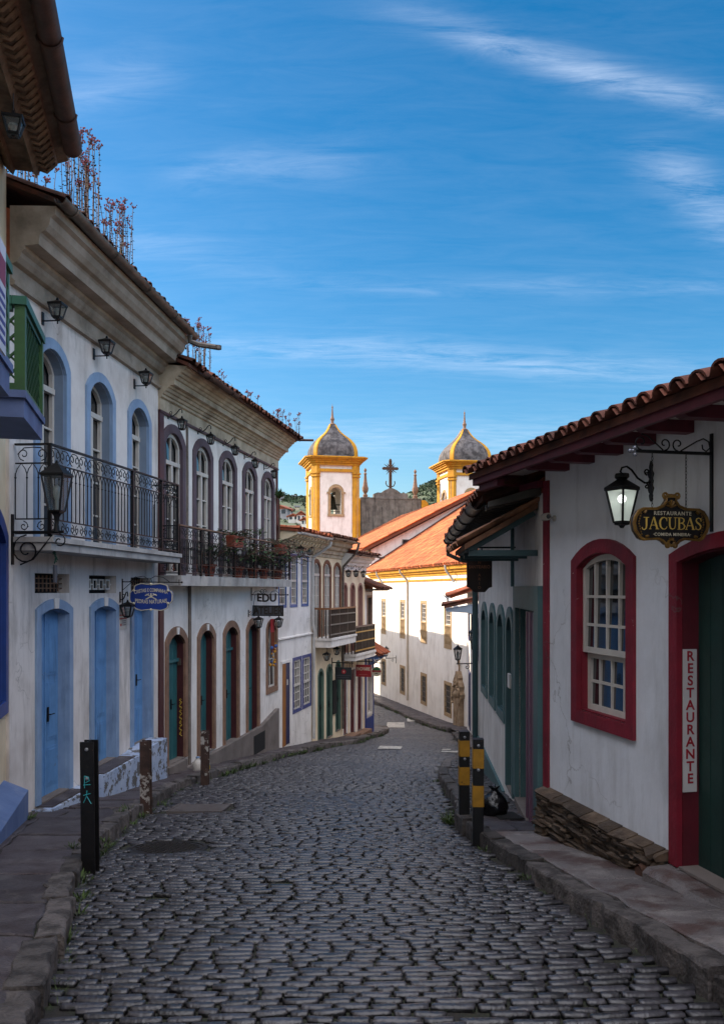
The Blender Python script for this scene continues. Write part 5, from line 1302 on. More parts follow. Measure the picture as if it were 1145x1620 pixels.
# carved fountain against the church wall
ft = FC.thing('stone_fountain', 19.62, -.002, -5.95, 'carved sandstone wall fountain with a cross on top against the white church wall', 'fountain')
mb = MB(); hw = [(0, .62), (.12, .62), (.13, .54), (1.45, .50), (1.46, .62), (1.62, .66), (1.75, .56), (1.95, .6), (2.1, .46), (2.2, .3), (2.3, .34), (2.42, .2), (2.55, .12)]
hw = [(z, w_*.8) for z, w_ in hw]; mb.prism([(-w_, z) for z, w_ in hw]+[(w_, z) for z, w_ in reversed(hw)], -.2, 0)
mb.build('slab', M('fountain_stone', '#a08a70', rough=.85, col2='#75604a', scale=4, bump=.5, bscale=18, stain='#6b5238', samt=.6), ft)
mb = MB()
for s in (-1, 1):
    mb.tube(spiral((s*.42, -.26, 1.72), .19, 1.4, -PI/2, (s, 0, 0), (0, 0, 1), 12), .05, 6); mb.tube([(s*.56, -.24, 1.45), (s*.6, -.25, 1.3), (s*.52, -.24, 1.2)], .06, 6)
    mb.tube([(s*.1, -.24, 2.3), (s*.26, -.25, 2.1), (s*.18, -.25, 1.95), (s*.38, -.25, 1.9)], .05, 6)
    mb.tube([(s*.42, -.23, 1.4), (0, -.23, .35)], .02, 5)
for k in range(5): a = PI*k/4; mb.tube([(0, -.24, 2.0), (.2*math.cos(a), -.25, 2.0+.24*math.sin(a))], [.03, .05], 6)
mb.ball((0, -.2, 1.6), .17, 10, 8); mb.box(-.03, .03, -.12, -.06, 2.55, 3.0); mb.box(-.11, .11, -.12, -.06, 2.78, 2.83)
mb.v = [(a*.8, b+.02, c) for a, b, c in mb.v]; mb.build('carving', MATS['fountain_stone'], ft, smooth=True)
mb = MB(); mb.prism([(-.7, 0), (-.7, -.35), (-.45, -.6), (.45, -.6), (.7, -.35), (.7, 0)], -.1, .14, 'z'); mb.build('basin', MATS['fountain_stone'], ft)

# ------------------------------------------------------------------ town on the hills behind
def on_hill(u, v):
    y = 100.0
    while y < 900:
        x = (u-U0)/F*y
        if hill(x, y) >= (V0-v)/F*y: return x, y, hill(x, y)
        y += 2
    return (u-U0)/F*400, 400, hill((u-U0)/F*400, 400)
m_hw = [M('far_white_wall', '#cfc9c2', rough=.9, var=.1, bump=0), M('far_cream_wall', '#c8b59a', rough=.9, var=.1, bump=0), M('far_grey_wall', '#8f8d90', rough=.9, var=.1, bump=0)]
m_hr = M('far_red_roof', '#a35a42', rough=.9, var=.2, scale=.5, bump=0); m_hg = M('far_window', '#33363c', rough=.4, var=.1, bump=0)
def far_house(u, v, wpx, hpx, mi, ang, label, flat=False):
    x, y, z = on_hill(u, v+hpx)
    sc = y/F; w_, h_ = wpx*sc, hpx*sc; d_ = w_*.8
    o = empty('hill_house', (x, y, z-.6), ang, label, 'house', 'small houses on the hill behind the church')
    mb = MB(); mb.box(-w_/2, w_/2, -d_/2, d_/2, -4, h_*.72+.6); mb.build('wall', m_hw[mi], o)
    mb = MB(); t = h_*.72+.6
    if flat: mb.box(-w_/2-.3, w_/2+.3, -d_/2-.3, d_/2+.3, t+.01, t+.5)
    else: mb.prism([(-w_/2-.6, t-.1), (0, t+h_*.30), (w_/2+.6, t-.1), (w_/2+.6, t+.15), (0, t+h_*.30+.35), (-w_/2-.6, t+.15)], -d_/2-.5, d_/2+.5); mb.prism([(-w_/2, t), (w_/2, t), (0, t+h_*.29)], -d_/2+.01, d_/2-.01)
    mb.build('roof', m_hr if not flat else m_hw[2], o)
    nst = max(1, int(h_*.72/2.6)); nc = max(2, int(w_/2.4))
    for a in range(nst):
        for b in range(nc):
            cx = -w_/2+w_*(b+.5)/nc; cz = .9+h_*.72*(a+.35)/nst
            if nst*nc <= 14:
                m2 = MB(); m2.box(cx-w_/nc*.27, cx+w_/nc*.27, -d_/2-.04, -d_/2+.05, cz, cz+h_*.72/nst*.5); m2.build('window', m_hg, o)
    return o
far_house(441, 776, 15, 16, 2, .3, 'grey block topmost on the hill beside the aubergine window house', True)
far_house(447, 802, 26, 18, 2, -.35, 'grey gabled hill house just above the small tiled eave')
far_house(453, 806, 14, 15, 0, .15, 'pale hill house with red roof and big windows')
far_house(466, 815, 17, 12, 0, -.2, 'long low white hill house with red roof')
far_house(476, 812, 13, 20, 0, .1, 'white hill house closest to the left bell tower')
far_house(470, 801, 7, 5, 1, .0, 'tiny cream house among hillside trees', True)
far_house(465, 784, 6, 5, 2, .0, 'tiny grey block on the skyline ridge', True)
far_house(484, 820, 12, 14, 0, -.4, 'white hill house half hidden by the left bell tower')
mb = MB(); random.seed(33)
for i in range(5200):
    y = random.uniform(150, 430); u = random.choice((random.uniform(425, 500), random.uniform(640, 720), random.uniform(400, 800))); x = (u-U0)/F*y+random.uniform(-4, 4); z = hill(x, y)
    if y < 345 and (random.random() < .3 or 425 < u < 500 and random.random() < .9): continue
    R = random.uniform(.5, 1.25); mb.cr = random.random()
    for k in range(7):
        c = Vector((x+random.gauss(0, R*.5), y+random.gauss(0, R*.5), z+R*.6+random.gauss(0, R*.35)))
        n = Vector((random.gauss(0, 1), random.gauss(0, 1)-.5, random.gauss(0, 1)+.8)).normalized(); a = n.orthogonal().normalized(); b = n.cross(a); q = R*random.uniform(.35, .6)
        mb.poly([c+a*q*math.cos(t)+b*q*math.sin(t)*.8 for t in (0, 1.1, 2.2, 3.3, 4.2, 5.2)])
tag(mb.build('woodland', M('far_foliage', '#39462e', rough=.95, col2='#283424', scale=.12, bump=0, rnd=.5)), kind='stuff')
# ------------------------------------------------------------------ lanterns
random.seed(41)
def wall_lantern(fac, u, v, off, w, h, label, group, style='hang', sides=4, reach=None, glass=None):
    s, z = fac.hit(u, v, off)
    o = fac.thing('wall_lantern', s, 0, z, label, 'lantern', group)
    if style == 'stand':          # lamp stands on an arm below it
        lantern_body(o, w, h, h/2, 0, -off, sides, glass)
        mb = MB(); mb.box(-.025, .025, -.015, -.001, -h*.75, -h*.1); mb.tube([(0, -.01, -h*.55), (0, -off-.03, -h*.55)], .009, 5); mb.tube([(0, -off, -h*.48), (0, -off, -h*.72)], .009, 5); mb.build('bracket', m_black, o)
    elif style == 'rod':
        lantern_body(o, w, h, h/2, 0, -off, sides, glass)
        mb = MB(); mb.tube([(0, -off, h/2), (0, -off, h/2+.42)], .007, 5); mb.build('rod', m_black, o)
    else:
        lantern_body(o, w, h, h/2-.03, 0, -off, sides, glass)
        scroll_bracket(o, off, h/2+.06)
    return o
G1 = 'small lanterns under the cornice of the light blue door house'
for (u, v), l in zip(((91, 490), (169, 548), (231, 597)), ('black lantern under the cornice above the nearest light blue upper window', 'black lantern under the cornice above the middle light blue upper window', 'black lantern under the cornice above the farthest light blue upper window')):
    wall_lantern(FB1, u, v, .19, .165, .23, l, G1, 'stand')
G2 = 'hanging lanterns under the cornice of the aubergine window house'
for k, (u, v) in enumerate(((288, 668), (333.5, 692), (372, 710), (404, 731), (434, 748))):
    wall_lantern(FB2, u, v, .26, .135, .22, 'black lantern hanging above the %s aubergine framed window, counting from the near end' % ('first', 'second', 'third', 'fourth', 'fifth')[k], G2)
wall_lantern(FB3, 476, 871, .30, .22, .30, 'black lantern on an arm beside the far blue sash window', None)
wall_lantern(FB3, 490, 869, .14, .2, .30, 'dark lantern beside the white downspout under the small house eave', None)
for (u, v), l in zip(((516.7, 1039), (532.8, 1030)), ('near lantern hanging on a rod under the dark wooden balcony', 'far lantern hanging on a rod under the dark wooden balcony')):
    wall_lantern(FB4, u, v, .3, .18, .26, l, 'lanterns hung under the wooden balcony', 'rod')
for k, (u, v) in enumerate(((551, 906), (563, 906), (575, 907))):
    wall_lantern(FB5, u, v, .22, .16, .24, ('nearest', 'middle', 'farthest')[k]+' of three tiny lanterns under the cornice of the maroon door house', 'lanterns on the maroon door house')
for (u, v), l in zip(((409, 983), (441, 983)), ('black lantern below the atelier board at the fourth teal door', 'black lantern above the stone framed window with colourful ornaments')):
    wall_lantern(FB2, u, v, .24, .17, .27, l, 'lanterns at the atelier')
wall_lantern(FB1, 202, 962, .12, .17, .24, 'small black lantern below the blue hanging shop sign', None)
s, z = FB0.hit(21, 198, .42)
o = FB0.thing('wall_lantern', s, -.42, z, 'black lantern hanging under the dark cornice at the top left corner', 'lantern'); lantern_body(o, .16, .2, .1); mb = MB(); mb.tube([(0, 0, .1), (.005, 0, .28)], .005, 5); mb.build('chain', m_black, o)
# big street lantern on a wrought arm
o = FB1.thing('street_lantern', .05, 0, .63, 'large black street lantern on a scrolled arm in front of the iron balcony', 'lantern')
mb = MB(); mb.box(-.02, .02, -.02, -.001, -.36, .2); mb.bar((0, -.01, 0), (0, -.60, 0), .025, .03); mb.tube(spiral((0, -.17, -.2), .17, 1.6, PI/2, (0, -1, 0), (0, 0, 1), 22), .009, 5); mb.tube([(0, -.1, -.36), (0, -.25, -.3), (0, -.47, -.03)], .009, 5); mb.tube(spiral((0, -.55, -.1), .08, 1.1, PI/2, (0, 1, 0), (0, 0, 1), 12), .008, 5)
mb.build('bracket', m_black, o)
mb = MB(); mb.lathe([(.035, .0), (.03, .05), (.022, .08), (.03, .16), (.05, .2)], 0, -.52, 8); mb.build('stem', m_black, o, smooth=True)
lantern_body(o, .25, .60, .76, 0, -.52, 4, None, taper=.52)
# lanterns far down the street
def far_lantern(fac, u, v, off, w, h, label):
    s, z = fac.hit(u, v, off); o = fac.thing('street_lantern', s, 0, z, label, 'lantern', 'street lanterns at the bend')
    lantern_body(o, w, h, h/2, 0, -off, 6, None, taper=.55)
    mb = MB(); mb.box(-.025, .025, -.02, -.001, -h*1.15, -h*.4); mb.tube([(0, -.01, -h*.62), (0, -off-.05, -h*.66)], .018, 5); mb.tube([(0, -off, -h*.48), (0, -off, -h*.66)], .02, 5); mb.tube(spiral((0, -off*.4, -h*.85), h*.16, 1.2, PI/2, (0, -1, 0), (0, 0, 1), 10), .012, 4); mb.build('bracket', m_black, o)
far_lantern(FR3, 724, 1034, .5, .27, .52, 'street lantern in front of the carved wall fountain')
far_lantern(F3b, 752, 1012, .28, .3, .6, 'street lantern half hidden behind the teal downpipe')
far_lantern(FC, 611, 1031, .55, .28, .56, 'street lantern on the church wall beyond the round sign')
# lit lantern of the restaurant
s, z = FR1.hit(1031, 757)
o = FR1.thing('wall_lantern', s, 0, z, 'black scrolled wall lantern glowing pale white beside the restaurant sign', 'lantern')
def lit_glass():
    m = bpy.data.materials.new('lit_frosted_glass'); m.use_nodes = True; b = m.node_tree.nodes['Principled BSDF']
    b.inputs['Base Color'].default_value = (.52, .56, .52, 1); b.inputs['Roughness'].default_value = .3; b.inputs['Alpha'].default_value = .7; b.inputs['Emission Color'].default_value = (.75, .82, .75, 1); b.inputs['Emission Strength'].default_value = .12
    return m
lantern_body(o, .17, .38, .0, 0, -.25, 4, lit_glass(), ang=PI/4+.35, taper=.5, bulb=False)
mb = MB(); mb.ball((0, -.25, -.16), .032, 10, 8)
mg = bpy.data.materials.new('glowing_bulb'); mg.use_nodes = True; bb = mg.node_tree.nodes['Principled BSDF']; bb.inputs['Emission Color'].default_value = (.95, 1, .93, 1); bb.inputs['Emission Strength'].default_value = 3.5
mb.build('bulb', mg, o, smooth=True)
mb = MB()
for k in range(5):
    zz_ = .09-.055*k; w_ = (.02, .035, .03, .035, .022)[k]; mb.prism([(-w_, zz_), (0, zz_+.045), (w_, zz_), (w_*.6, zz_-.03), (0, zz_-.045), (-w_*.6, zz_-.03)], -.014-.002*(k % 2), -.001)
mb.build('wall_plate', m_black, o)
mb = MB(); mb.tube([(0, -.014, -.03), (0, -.06, -.035), (0, -.12, .0), (0, -.17, .06), (0, -.21, .085), (0, -.25, .075), (0, -.262, .045), (0, -.25, .03)], .008, 6)
mb.tube(spiral((0, -.04, .05), .025, 1.2, -PI/2, (0, -1, 0), (0, 0, 1), 10), .007, 5); mb.tube(spiral((0, -.045, -.06), .02, 1.2, PI/2, (0, -1, 0), (0, 0, 1), 10), .006, 5)
mb.lathe([(.05, .03), (.055, .02), (.055, -.0), (.04, -.012)], 0, -.25, 8); mb.build('arm', m_black, o, smooth=True)

# ------------------------------------------------------------------ signs
m_gold = M('gilded_wood', '#8a672c', rough=.4, col2='#54391a', scale=14, bump=.3, bscale=60, metal=.35)
m_let = M('cream_lettering', '#c9bfa6', rough=.5, var=.05, bump=0); m_blk = M('black_sign_paint', '#0f0e10', rough=.35, var=.2, scale=5, bump=.03)
m_gl = M('gold_lettering', '#d8b355', rough=.4, var=.1, scale=20, bump=0)
def sign_root(name, fac, s, q, z, side, label):
    o = fac.thing(name, s, -q, z, label, 'sign'); o.rotation_euler.z += PI/2 if side == 'r' else -PI/2
    return o
G = {'J': [[(.08,.0,.03),(.30,.0,.03)][::-1] and [(.12,.86,.05),(.56,.86,.05)], [(.36,.86,.13),(.36,.30,.13),(.33,.08,.11),(.2,-.04,.08),(.04,.0,.06),(.0,.14,.09)]],
     'A': [[(.02,.02,.05),(.33,.9,.05)],[(.33,.9,.13),(.62,.02,.14)],[(.14,.3,.05),(.5,.3,.05)],[(-.06,.02,.045),(.14,.02,.045)],[(.48,.02,.045),(.76,.02,.045)]],
     'C': [[(.66,.66,.05),(.62,.80,.07),(.46,.89,.06),(.26,.84,.11),(.12,.64,.14),(.1,.42,.15),(.15,.2,.13),(.3,.04,.09),(.48,.01,.05),(.6,.08,.05),(.68,.22,.04)],[(.66,.6,.04),(.66,.88,.04)]],
     'U': [[(.14,.86,.13),(.14,.3,.13),(.2,.1,.11),(.36,.02,.07),(.54,.1,.06),(.6,.3,.05),(.6,.86,.05)],[(-.0,.87,.045),(.3,.87,.045)],[(.48,.87,.045),(.74,.87,.045)]],
     'B': [[(.14,.02,.13),(.14,.87,.13)],[(.0,.87,.045),(.36,.87,.05),(.52,.78,.09),(.54,.65,.12),(.46,.52,.08),(.2,.47,.045)],[(.3,.47,.045),(.5,.42,.08),(.6,.26,.13),(.52,.08,.09),(.36,.02,.05),(.0,.02,.045)]],
     'S': [[(.52,.66,.045),(.48,.82,.05),(.32,.89,.06),(.16,.82,.09),(.11,.68,.11),(.2,.54,.12),(.38,.43,.13),(.5,.28,.12),(.46,.1,.09),(.3,.01,.06),(.14,.06,.05),(.08,.22,.045)],[(.52,.62,.04),(.52,.88,.04)],[(.08,.02,.04),(.08,.28,.04)]]}
o = sign_root('hanging_sign', FR1, 2.62, .318, .445, 'r', 'ornate black and gold hanging sign lettered RESTAURANTE JACUBAS COMIDA MINEIRA')
half = [(0,.118),(.028,.13),(.05,.125),(.035,.155),(.06,.150),(.0,.20)][0:0]
half = [(.0,.165),(.03,.165),(.032,.13),(.055,.10),(.10,.082),(.19,.08),(.222,.065),(.247,.03),(.257,-.01),(.247,-.055),(.215,-.10),(.19,-.112),(.14,-.108),(.09,-.105),(.058,-.118),(.04,-.135),(.0,-.15)]
def loop_from(half, sx_=1, sz_=1, dz=0): 
    R = [(a*sx_, b*sz_+dz) for a, b in half]; return R+[(-a, b) for a, b in reversed(R[1:-1])]
half = [(a*1.09, b*1.09) for a, b in half]; A = loop_from(half); mb = MB(); mb.prism(A, -.012, .012); mb.build('board', m_blk, o)
Bq = loop_from(half, .935, .90, -.002); mb = MB(); mb.ring(A, Bq, -.022, -.0121, True); mb.ring(A, Bq, .0121, .022, True); mb.tube([(a, -.017, b) for a, b in A], .0065, 6, True)
for s_ in (-1, 1):
    mb.tube(spiral((s_*.042, -.016, .175), .022, 1.3, -PI/2, (s_, 0, 0), (0, 0, 1), 12), .008, 6); mb.tube(spiral((s_*.03, -.016, -.155), .02, 1.2, PI/2, (s_, 0, 0), (0, 0, 1), 12), .008, 6)
    for k in range(9): a = -.085+.017*k; mb.ball((s_*(.240-abs(a+.01)*.28), -.02, a), .0065, 6, 4)
    mb.tube([(s_*.185, -.02, .072), (s_*.2, -.02, .055)], .01, 6); mb.tube([(s_*.19, -.02, -.1), (s_*.17, -.02, -.095)], .01, 6)
for k in range(5): a = PI*(k+.5)/5; mb.tube([(0, -.018, .095), (.035*math.cos(a), -.018, .095+.05*math.sin(a))], [.004, .008], 5); mb.tube([(0, -.018, -.12), (.028*math.cos(a), -.018, -.14+.035*math.sin(a))], [.004, .007], 5)
mb.build('gilded_frame', m_gold, o, smooth=True, ang=50)
text_mesh('RESTAURANTE', .035, o, m_let, (.012, -.0135, .056), depth=.001, spacing=1.25, bold=.0006)
text_mesh('·COMIDA MINEIRA·', .029, o, m_let, (.008, -.0135, -.084), depth=.001, spacing=1.15, bold=.0005)
mb = MB(); xx = -.212
for ch in 'JACUBAS':
    wd = {'J': .60, 'A': .72, 'C': .74, 'U': .76, 'B': .68, 'S': .6}[ch]; strokes(mb, G[ch], xx, -.050, .09, -.0140, -.0125); xx += wd*.09+.0015
mb.build('lettering', m_gl, o)
zA = .909-.445
mb = MB(); mb.box(.305, .33, -.013, .013, -.06, .60); mb.bar((.305, 0, zA), (-.245, 0, zA), .018, .02)
mb.tube(spiral((-.21, 0, zA+.06), .05, 1.0, -PI/2, (-1, 0, 0), (0, 0, 1), 14), .005, 5); mb.tube([(-.21, 0, zA+.115), (-.16, 0, zA+.1), (-.05, 0, zA+.012)], .005, 5)
for s_, cx_ in ((1, -.04), (-1, .06)): mb.tube(spiral((cx_, 0, zA+.055), .045, 1.0, -PI/2, (s_, 0, 0), (0, 0, 1), 14), .005, 5)
mb.tube([(.08, 0, zA+.012), (.2, 0, zA+.08), (.25, 0, zA+.1), (.29, 0, zA+.08), (.3, 0, zA+.04), (.27, 0, zA+.015), (.245, 0, zA+.03), (.24, 0, zA+.06)], .005, 5)
mb.build('bracket', m_black, o)
mb = MB()
for a, b in ((-.27, 0), (-.255, .022), (-.255, -.022), (-.29, 0)): mb.ball((a, 0, zA+b), .015, 7, 5)
mb.build('bracket_tip', M('silver_knob', '#8b8d95', rough=.35, var=.1, bump=0, metal=.6), o, smooth=True)
mb = MB()
for x_ in (-.13, .12):
    z0_, z1_ = .075, zA-.012; n = int((z1_-z0_)/.022)
    for k in range(n):
        zc = z0_+(k+.5)*(z1_-z0_)/n; ax = (1, 0) if k % 2 else (0, 1)
        mb.tube([(x_+ax[0]*.006*math.cos(t), ax[1]*.006*math.cos(t), zc+.0135*math.sin(t)) for t in [2*PI*i/8 for i in range(8)]], .0022, 4, True)
mb.build('chain', m_black, o)

def wobble_outline(w, h, n=40, amp=.06):
    out = []
    for k in range(n):
        a = 2*PI*k/n; c, s = math.cos(a), math.sin(a)
        x = w/2*math.copysign(abs(c)**.7, c); z = h/2*math.copysign(abs(s)**.75, s); f = 1+amp*math.cos(6*a)-amp*.4*math.cos(12*a)
        out.append((x*f, z*f))
    return out
o = sign_root('hanging_sign', FB1, 3.27, .45, -.117, 'l', 'scalloped blue hanging sign lettered CRISTAIS E COMPANHIA PEDRAS NATURAIS')
A = wobble_outline(.64, .41); mb = MB(); mb.prism(A, -.012, .012); mb.build('board', M('royal_blue_sign', '#1c3a8a', rough=.45, col2='#16306f', scale=6, bump=.04), o)
mb = MB(); Bq = [(a*.955, b*.94) for a, b in A]; mb.ring(A, Bq, -.018, -.0121, True); mb.ring(A, Bq, .0121, .018, True)
for k in range(6): a = 2*PI*k/6+PI/6; mb.ball((.3*math.cos(a), -.016, .19*math.sin(a)), .02, 7, 5)
mb.build('rim', m_let, o)
text_mesh('CRISTAIS E COMPANHIA', .075, o, m_let, (0, -.0135, .10), depth=.001, sx=.62, bold=.0012, curve=-.55)
text_mesh('PEDRAS NATURAIS', .082, o, m_let, (0, -.0135, -.075), depth=.001, sx=.70, bold=.0012, curve=.3)
mb = MB()
for s_ in (-1, 1): mb.bar((-s_*.08, -.0135, -.035), (s_*.07, -.0135, .04), .014, .002, (0, 1, 0)); mb.tube([(s_*.03, -.014, .045), (s_*.09, -.014, .02)], .009, 5)
mb.tube([(0, -.0137, -.01), (0, -.0137, .055)], .01, 4); mb.build('emblem', m_let, o)
mb = MB(); mb.box(-.45, -.435, -.008, .008, -.16, .27); mb.bar((-.44, 0, .225), (.47, 0, .215), .012, .014); mb.bar((-.44, 0, .1), (-.3, 0, .22), .008, .008)
for cx_, s_ in ((-.12, 1), (.06, -1)): mb.tube([(cx_-s_*.22, 0, .222), (cx_-s_*.12, 0, .29), (cx_, 0, .31), (cx_+s_*.07, 0, .27), (cx_+s_*.05, 0, .23)], .005, 5)
mb.tube([(-.27, 0, .224), (-.28, 0, .28), (-.24, 0, .3), (-.2, 0, .27)], .005, 5)
mb.box(.42, .43, -.006, .006, .17, .26); mb.box(.46, .475, -.02, .02, .2, .23)
for x_ in (-.2, .2): mb.tube([(x_, 0, .2), (x_, 0, .225)], .004, 4)
mb.build('bracket', m_black, o)

m_brz = M('dark_brown_letters', '#2c2118', rough=.6, var=.15, bump=.1)
o = sign_root('hanging_sign', FB2, 5.02, .40, -.49, 'l', 'openwork iron sign with dark letters EDU ATELIER under the plant balcony')
m_gp = M('grey_panel', '#4d4e54', rough=.6, var=.15, bump=.1)
mb = MB(); mb.box(-.36, .36, -.012, .006, -.12, .12); mb.build('board', m_gp, o)
text_mesh('ATELIER', .24, o, m_brz, (0, -.016, -.005), depth=.004, sx=.78, bold=.006); text_mesh('EDU', .25, o, m_brz, (-.03, -.008, .28), depth=.012, sx=.95, bold=.007, curve=.25)
mb = MB(); mb.ring([(-.36, -.12), (-.36, .12), (.36, .12), (.36, -.12)], [(-.335, -.1), (-.335, .1), (.335, .1), (.335, -.1)], -.022, -.0121, True); mb.bar((-.42, 0, .36), (.46, 0, .36), .015, .015); mb.box(-.4, -.385, -.008, .008, .22, .52); mb.box(.445, .475, -.012, .012, .345, .375)
for x_ in (-.34, .34): mb.tube([(x_, 0, .12), (x_*.9, 0, .36)], .006, 5)
mb.tube(spiral((-.15, 0, .44), .055, 1.2, -PI/2, (1, 0, 0), (0, 0, 1), 12), .007, 5); mb.tube(spiral((-.07, 0, .44), .055, 1.2, -PI/2, (-1, 0, 0), (0, 0, 1), 12), .007, 5)
for cx_ in (-.25, .15): mb.tube([(cx_-.12, 0, .36), (cx_-.05, 0, .44), (cx_+.04, 0, .45), (cx_+.12, 0, .37)], .006, 5)
mb.build('bracket', m_black, o)

def bracket_sign(fac, u0_, u1_, v0_, v1_, s, label, build):
    t0, t1 = (u0_-U0)/F, (u1_-U0)/F; w = fac.w(s, 0, 0); ox, oy = -fac.i[0], -fac.i[1]
    q = [(t*w.y-w.x)/(ox-t*oy) for t in (t0, t1)]; Y = w.y+oy*(q[0]+q[1])/2
    z0_, z1_ = (V0-v1_)/F*Y, (V0-v0_)/F*Y
    o = sign_root('hanging_sign', fac, s, (q[0]+q[1])/2, (z0_+z1_)/2, 'l', label); build(o, abs(q[1]-q[0]), z1_-z0_, (q[0]+q[1])/2)
    return o
def bar_over(o, w, h, qc, up=.12):
    mb = MB(); mb.bar((-qc, 0, h/2+up), (w/2+.06, 0, h/2+up), .025, .03)
    for x_ in (-w*.4, w*.4): mb.tube([(x_, 0, h/2-.01), (x_, 0, h/2+up)], .01, 5)
    mb.box(-qc+.001, -qc+.02, -.02, .02, h/2-.1, h/2+up+.15); mb.build('bracket', m_black, o)
def b1_(o, w, h, qc):
    mb = MB(); mb.box(-w/2, w/2, -.015, .015, -h/2, h/2); mb.build('board', M('charcoal_sign', '#25272a', rough=.5, var=.15, bump=.05), o)
    mb = MB(); mb.lathe([(.07, .016), (.07, .019)], 0, 0, 14); mb.xf(Matrix.Translation((.02, 0, .06)) @ Matrix.Rotation(PI/2, 4, 'X')); mb.build('red_disc', m_rlet, o)
    mb = MB(); mb.box(.012, .028, -.022, -.0191, .03, .09); mb.box(-.003, .043, -.022, -.0192, .055, .07); mb.build('emblem', m_let, o)
    mb = MB(); mb.box(-w*.42, w*.42, -.0175, -.0152, -.07, -.055); mb.box(-w*.36, w*.36, -.0175, -.0152, -.13, -.118); mb.build('rule', m_gp, o)
    bar_over(o, w, h, qc, .14)
bracket_sign(FB4, 530, 556, 1056, 1075.6, 1.95, 'charcoal hanging sign with a small red round emblem', b1_)
def b2_(o, w, h, qc):
    mb = MB(); mb.box(-w/2, w/2, -.015, .015, -h/2, h/2); mb.build('board', M('red_sign', '#8e1f26', rough=.45, var=.1, bump=.03), o)
    text_mesh('INOVARE', .155, o, m_let, (0, -.017, .06), depth=.001, sx=.70, bold=.003); text_mesh('Roupas e acessórios'[0:0] or 'Artes e presentes'[0:0] or '- - - - - - -', .08, o, m_let, (0, -.017, -.12), depth=.001, sx=.9); bar_over(o, w, h, qc)
bracket_sign(FB5, 563, 587, 1052, 1071, 1.1, 'red rectangular hanging sign lettered INOVARE', b2_)
def b3_(o, w, h, qc):
    def disc(r0, y, name, m, half=None):
        mb = MB(); n = 24
        pts = [(r0*math.cos(2*PI*k/n), r0*math.sin(2*PI*k/n)) for k in range(n)] if half is None else [(r0*math.cos(PI*k/12), max(half, r0*math.sin(PI*k/12))) for k in range(13)]
        mb.prism(pts, y, .012 if half is None else y+.002); mb.build(name, m, o)
    R = w/2; disc(R, -.012, 'board', m_let); disc(R*.88, -.0145, 'green_field', M('sign_green', '#2f7a48', rough=.5, var=.1, bump=0), half=R*.28)
    mb = MB(); mb.box(-R*.96, R*.96, -.0165, -.0125, -R*.1, R*.26); mb.build('red_band', m_rlet, o); text_mesh('NOSSO'[0:0] or '·····', .1, o, m_let, (0, -.0175, R*.08), depth=.0005)
    mb = MB(); mb.tube([(-R*.3, -.014, -R*.45), (0, -.014, -R*.35), (R*.3, -.014, -R*.45)], .015, 4); mb.build('emblem', m_brz, o); bar_over(o, w, h, qc, .08)
bracket_sign(FB6, 588, 603, 1052.5, 1073, .55, 'round white hanging sign with green top and red band', b3_)
# brown board on the shop side
w0 = FR2.w(5.6, 0, 0)
def q_at(u): t = (u-U0)/F; ox, oy = -FR2.i[0], -FR2.i[1]; return (t*w0.y-w0.x)/(ox-t*oy)
qa, qb = q_at(738), q_at(778); Y = w0.y; zt, zb2 = (V0-870)/F*Y, (V0-937)/F*Y; w_ = abs(qa-qb); h_ = zt-zb2
o = sign_root('hanging_sign', FR2, 5.6, (qa+qb)/2, (zt+zb2)/2, 'r', 'dark brown board sign lettered SANTUARIO crosswise under the shop eave')
mb = MB(); x, zz_ = w_/2, h_/2; mb.prism([(-x, -zz_*.75), (-x*.75, -zz_*.8), (-x*.45, -zz_), (x*.45, -zz_), (x*.75, -zz_*.8), (x, -zz_*.75), (x, zz_*.8), (x*.6, zz_*.86), (x*.3, zz_), (-x*.3, zz_), (-x*.6, zz_*.86), (-x, zz_*.8)], -.015, .015); mb.build('board', M('brown_sign', '#34211d', rough=.55, col2='#271814', scale=5, bump=.1), o)
m_rl2 = M('faded_red_letters', '#a06a50', rough=.6, var=.1, bump=0)
text_mesh('SANTUARIO', .058, o, m_rl2, (0, -.0165, .05), depth=.0012, sx=.82, bold=.0008)
for k, ch in enumerate('SANTUARIO'):
    if k != 4: text_mesh(ch, .05, o, m_rl2, (0, -.0165, zz_*.80-.052*k), depth=.0012, name='letter')
mb = MB(); mb.bar((-x, 0, zz_+.03), ((qa+qb)/2, 0, zz_+.03), .02, .02); mb.tube([(-x*.2, 0, zz_-.01), (-x*.2, 0, zz_+.03)], .008, 5); mb.tube([(x*.2, 0, zz_-.01), (x*.2, 0, zz_+.03)], .008, 5); mb.build('bracket', m_black, o)

# notice on the wall
s, z = FB1.hit(194, 980); o = FB1.thing('notice', s, -.001, z, 'small white paper notice with red stripes on the wall by the blue sign', 'notice')
mb = MB(); mb.box(-.15, .15, -.008, 0, -.15, .15); mb.build('paper', m_wood_w, o); mb = MB()
for a in (.05, .0): mb.box(-.14, .14, -.0095, -.0081, a, a+.025)
mb.box(-.12, -.06, -.0095, -.0081, -.1, -.06); mb.build('stripe', m_rlet, o)
mb = MB()
for k in range(4): mb.box(-.03, .1, -.0095, -.0081, -.09+.03*k, -.078+.03*k)
mb.build('print', m_gp, o)

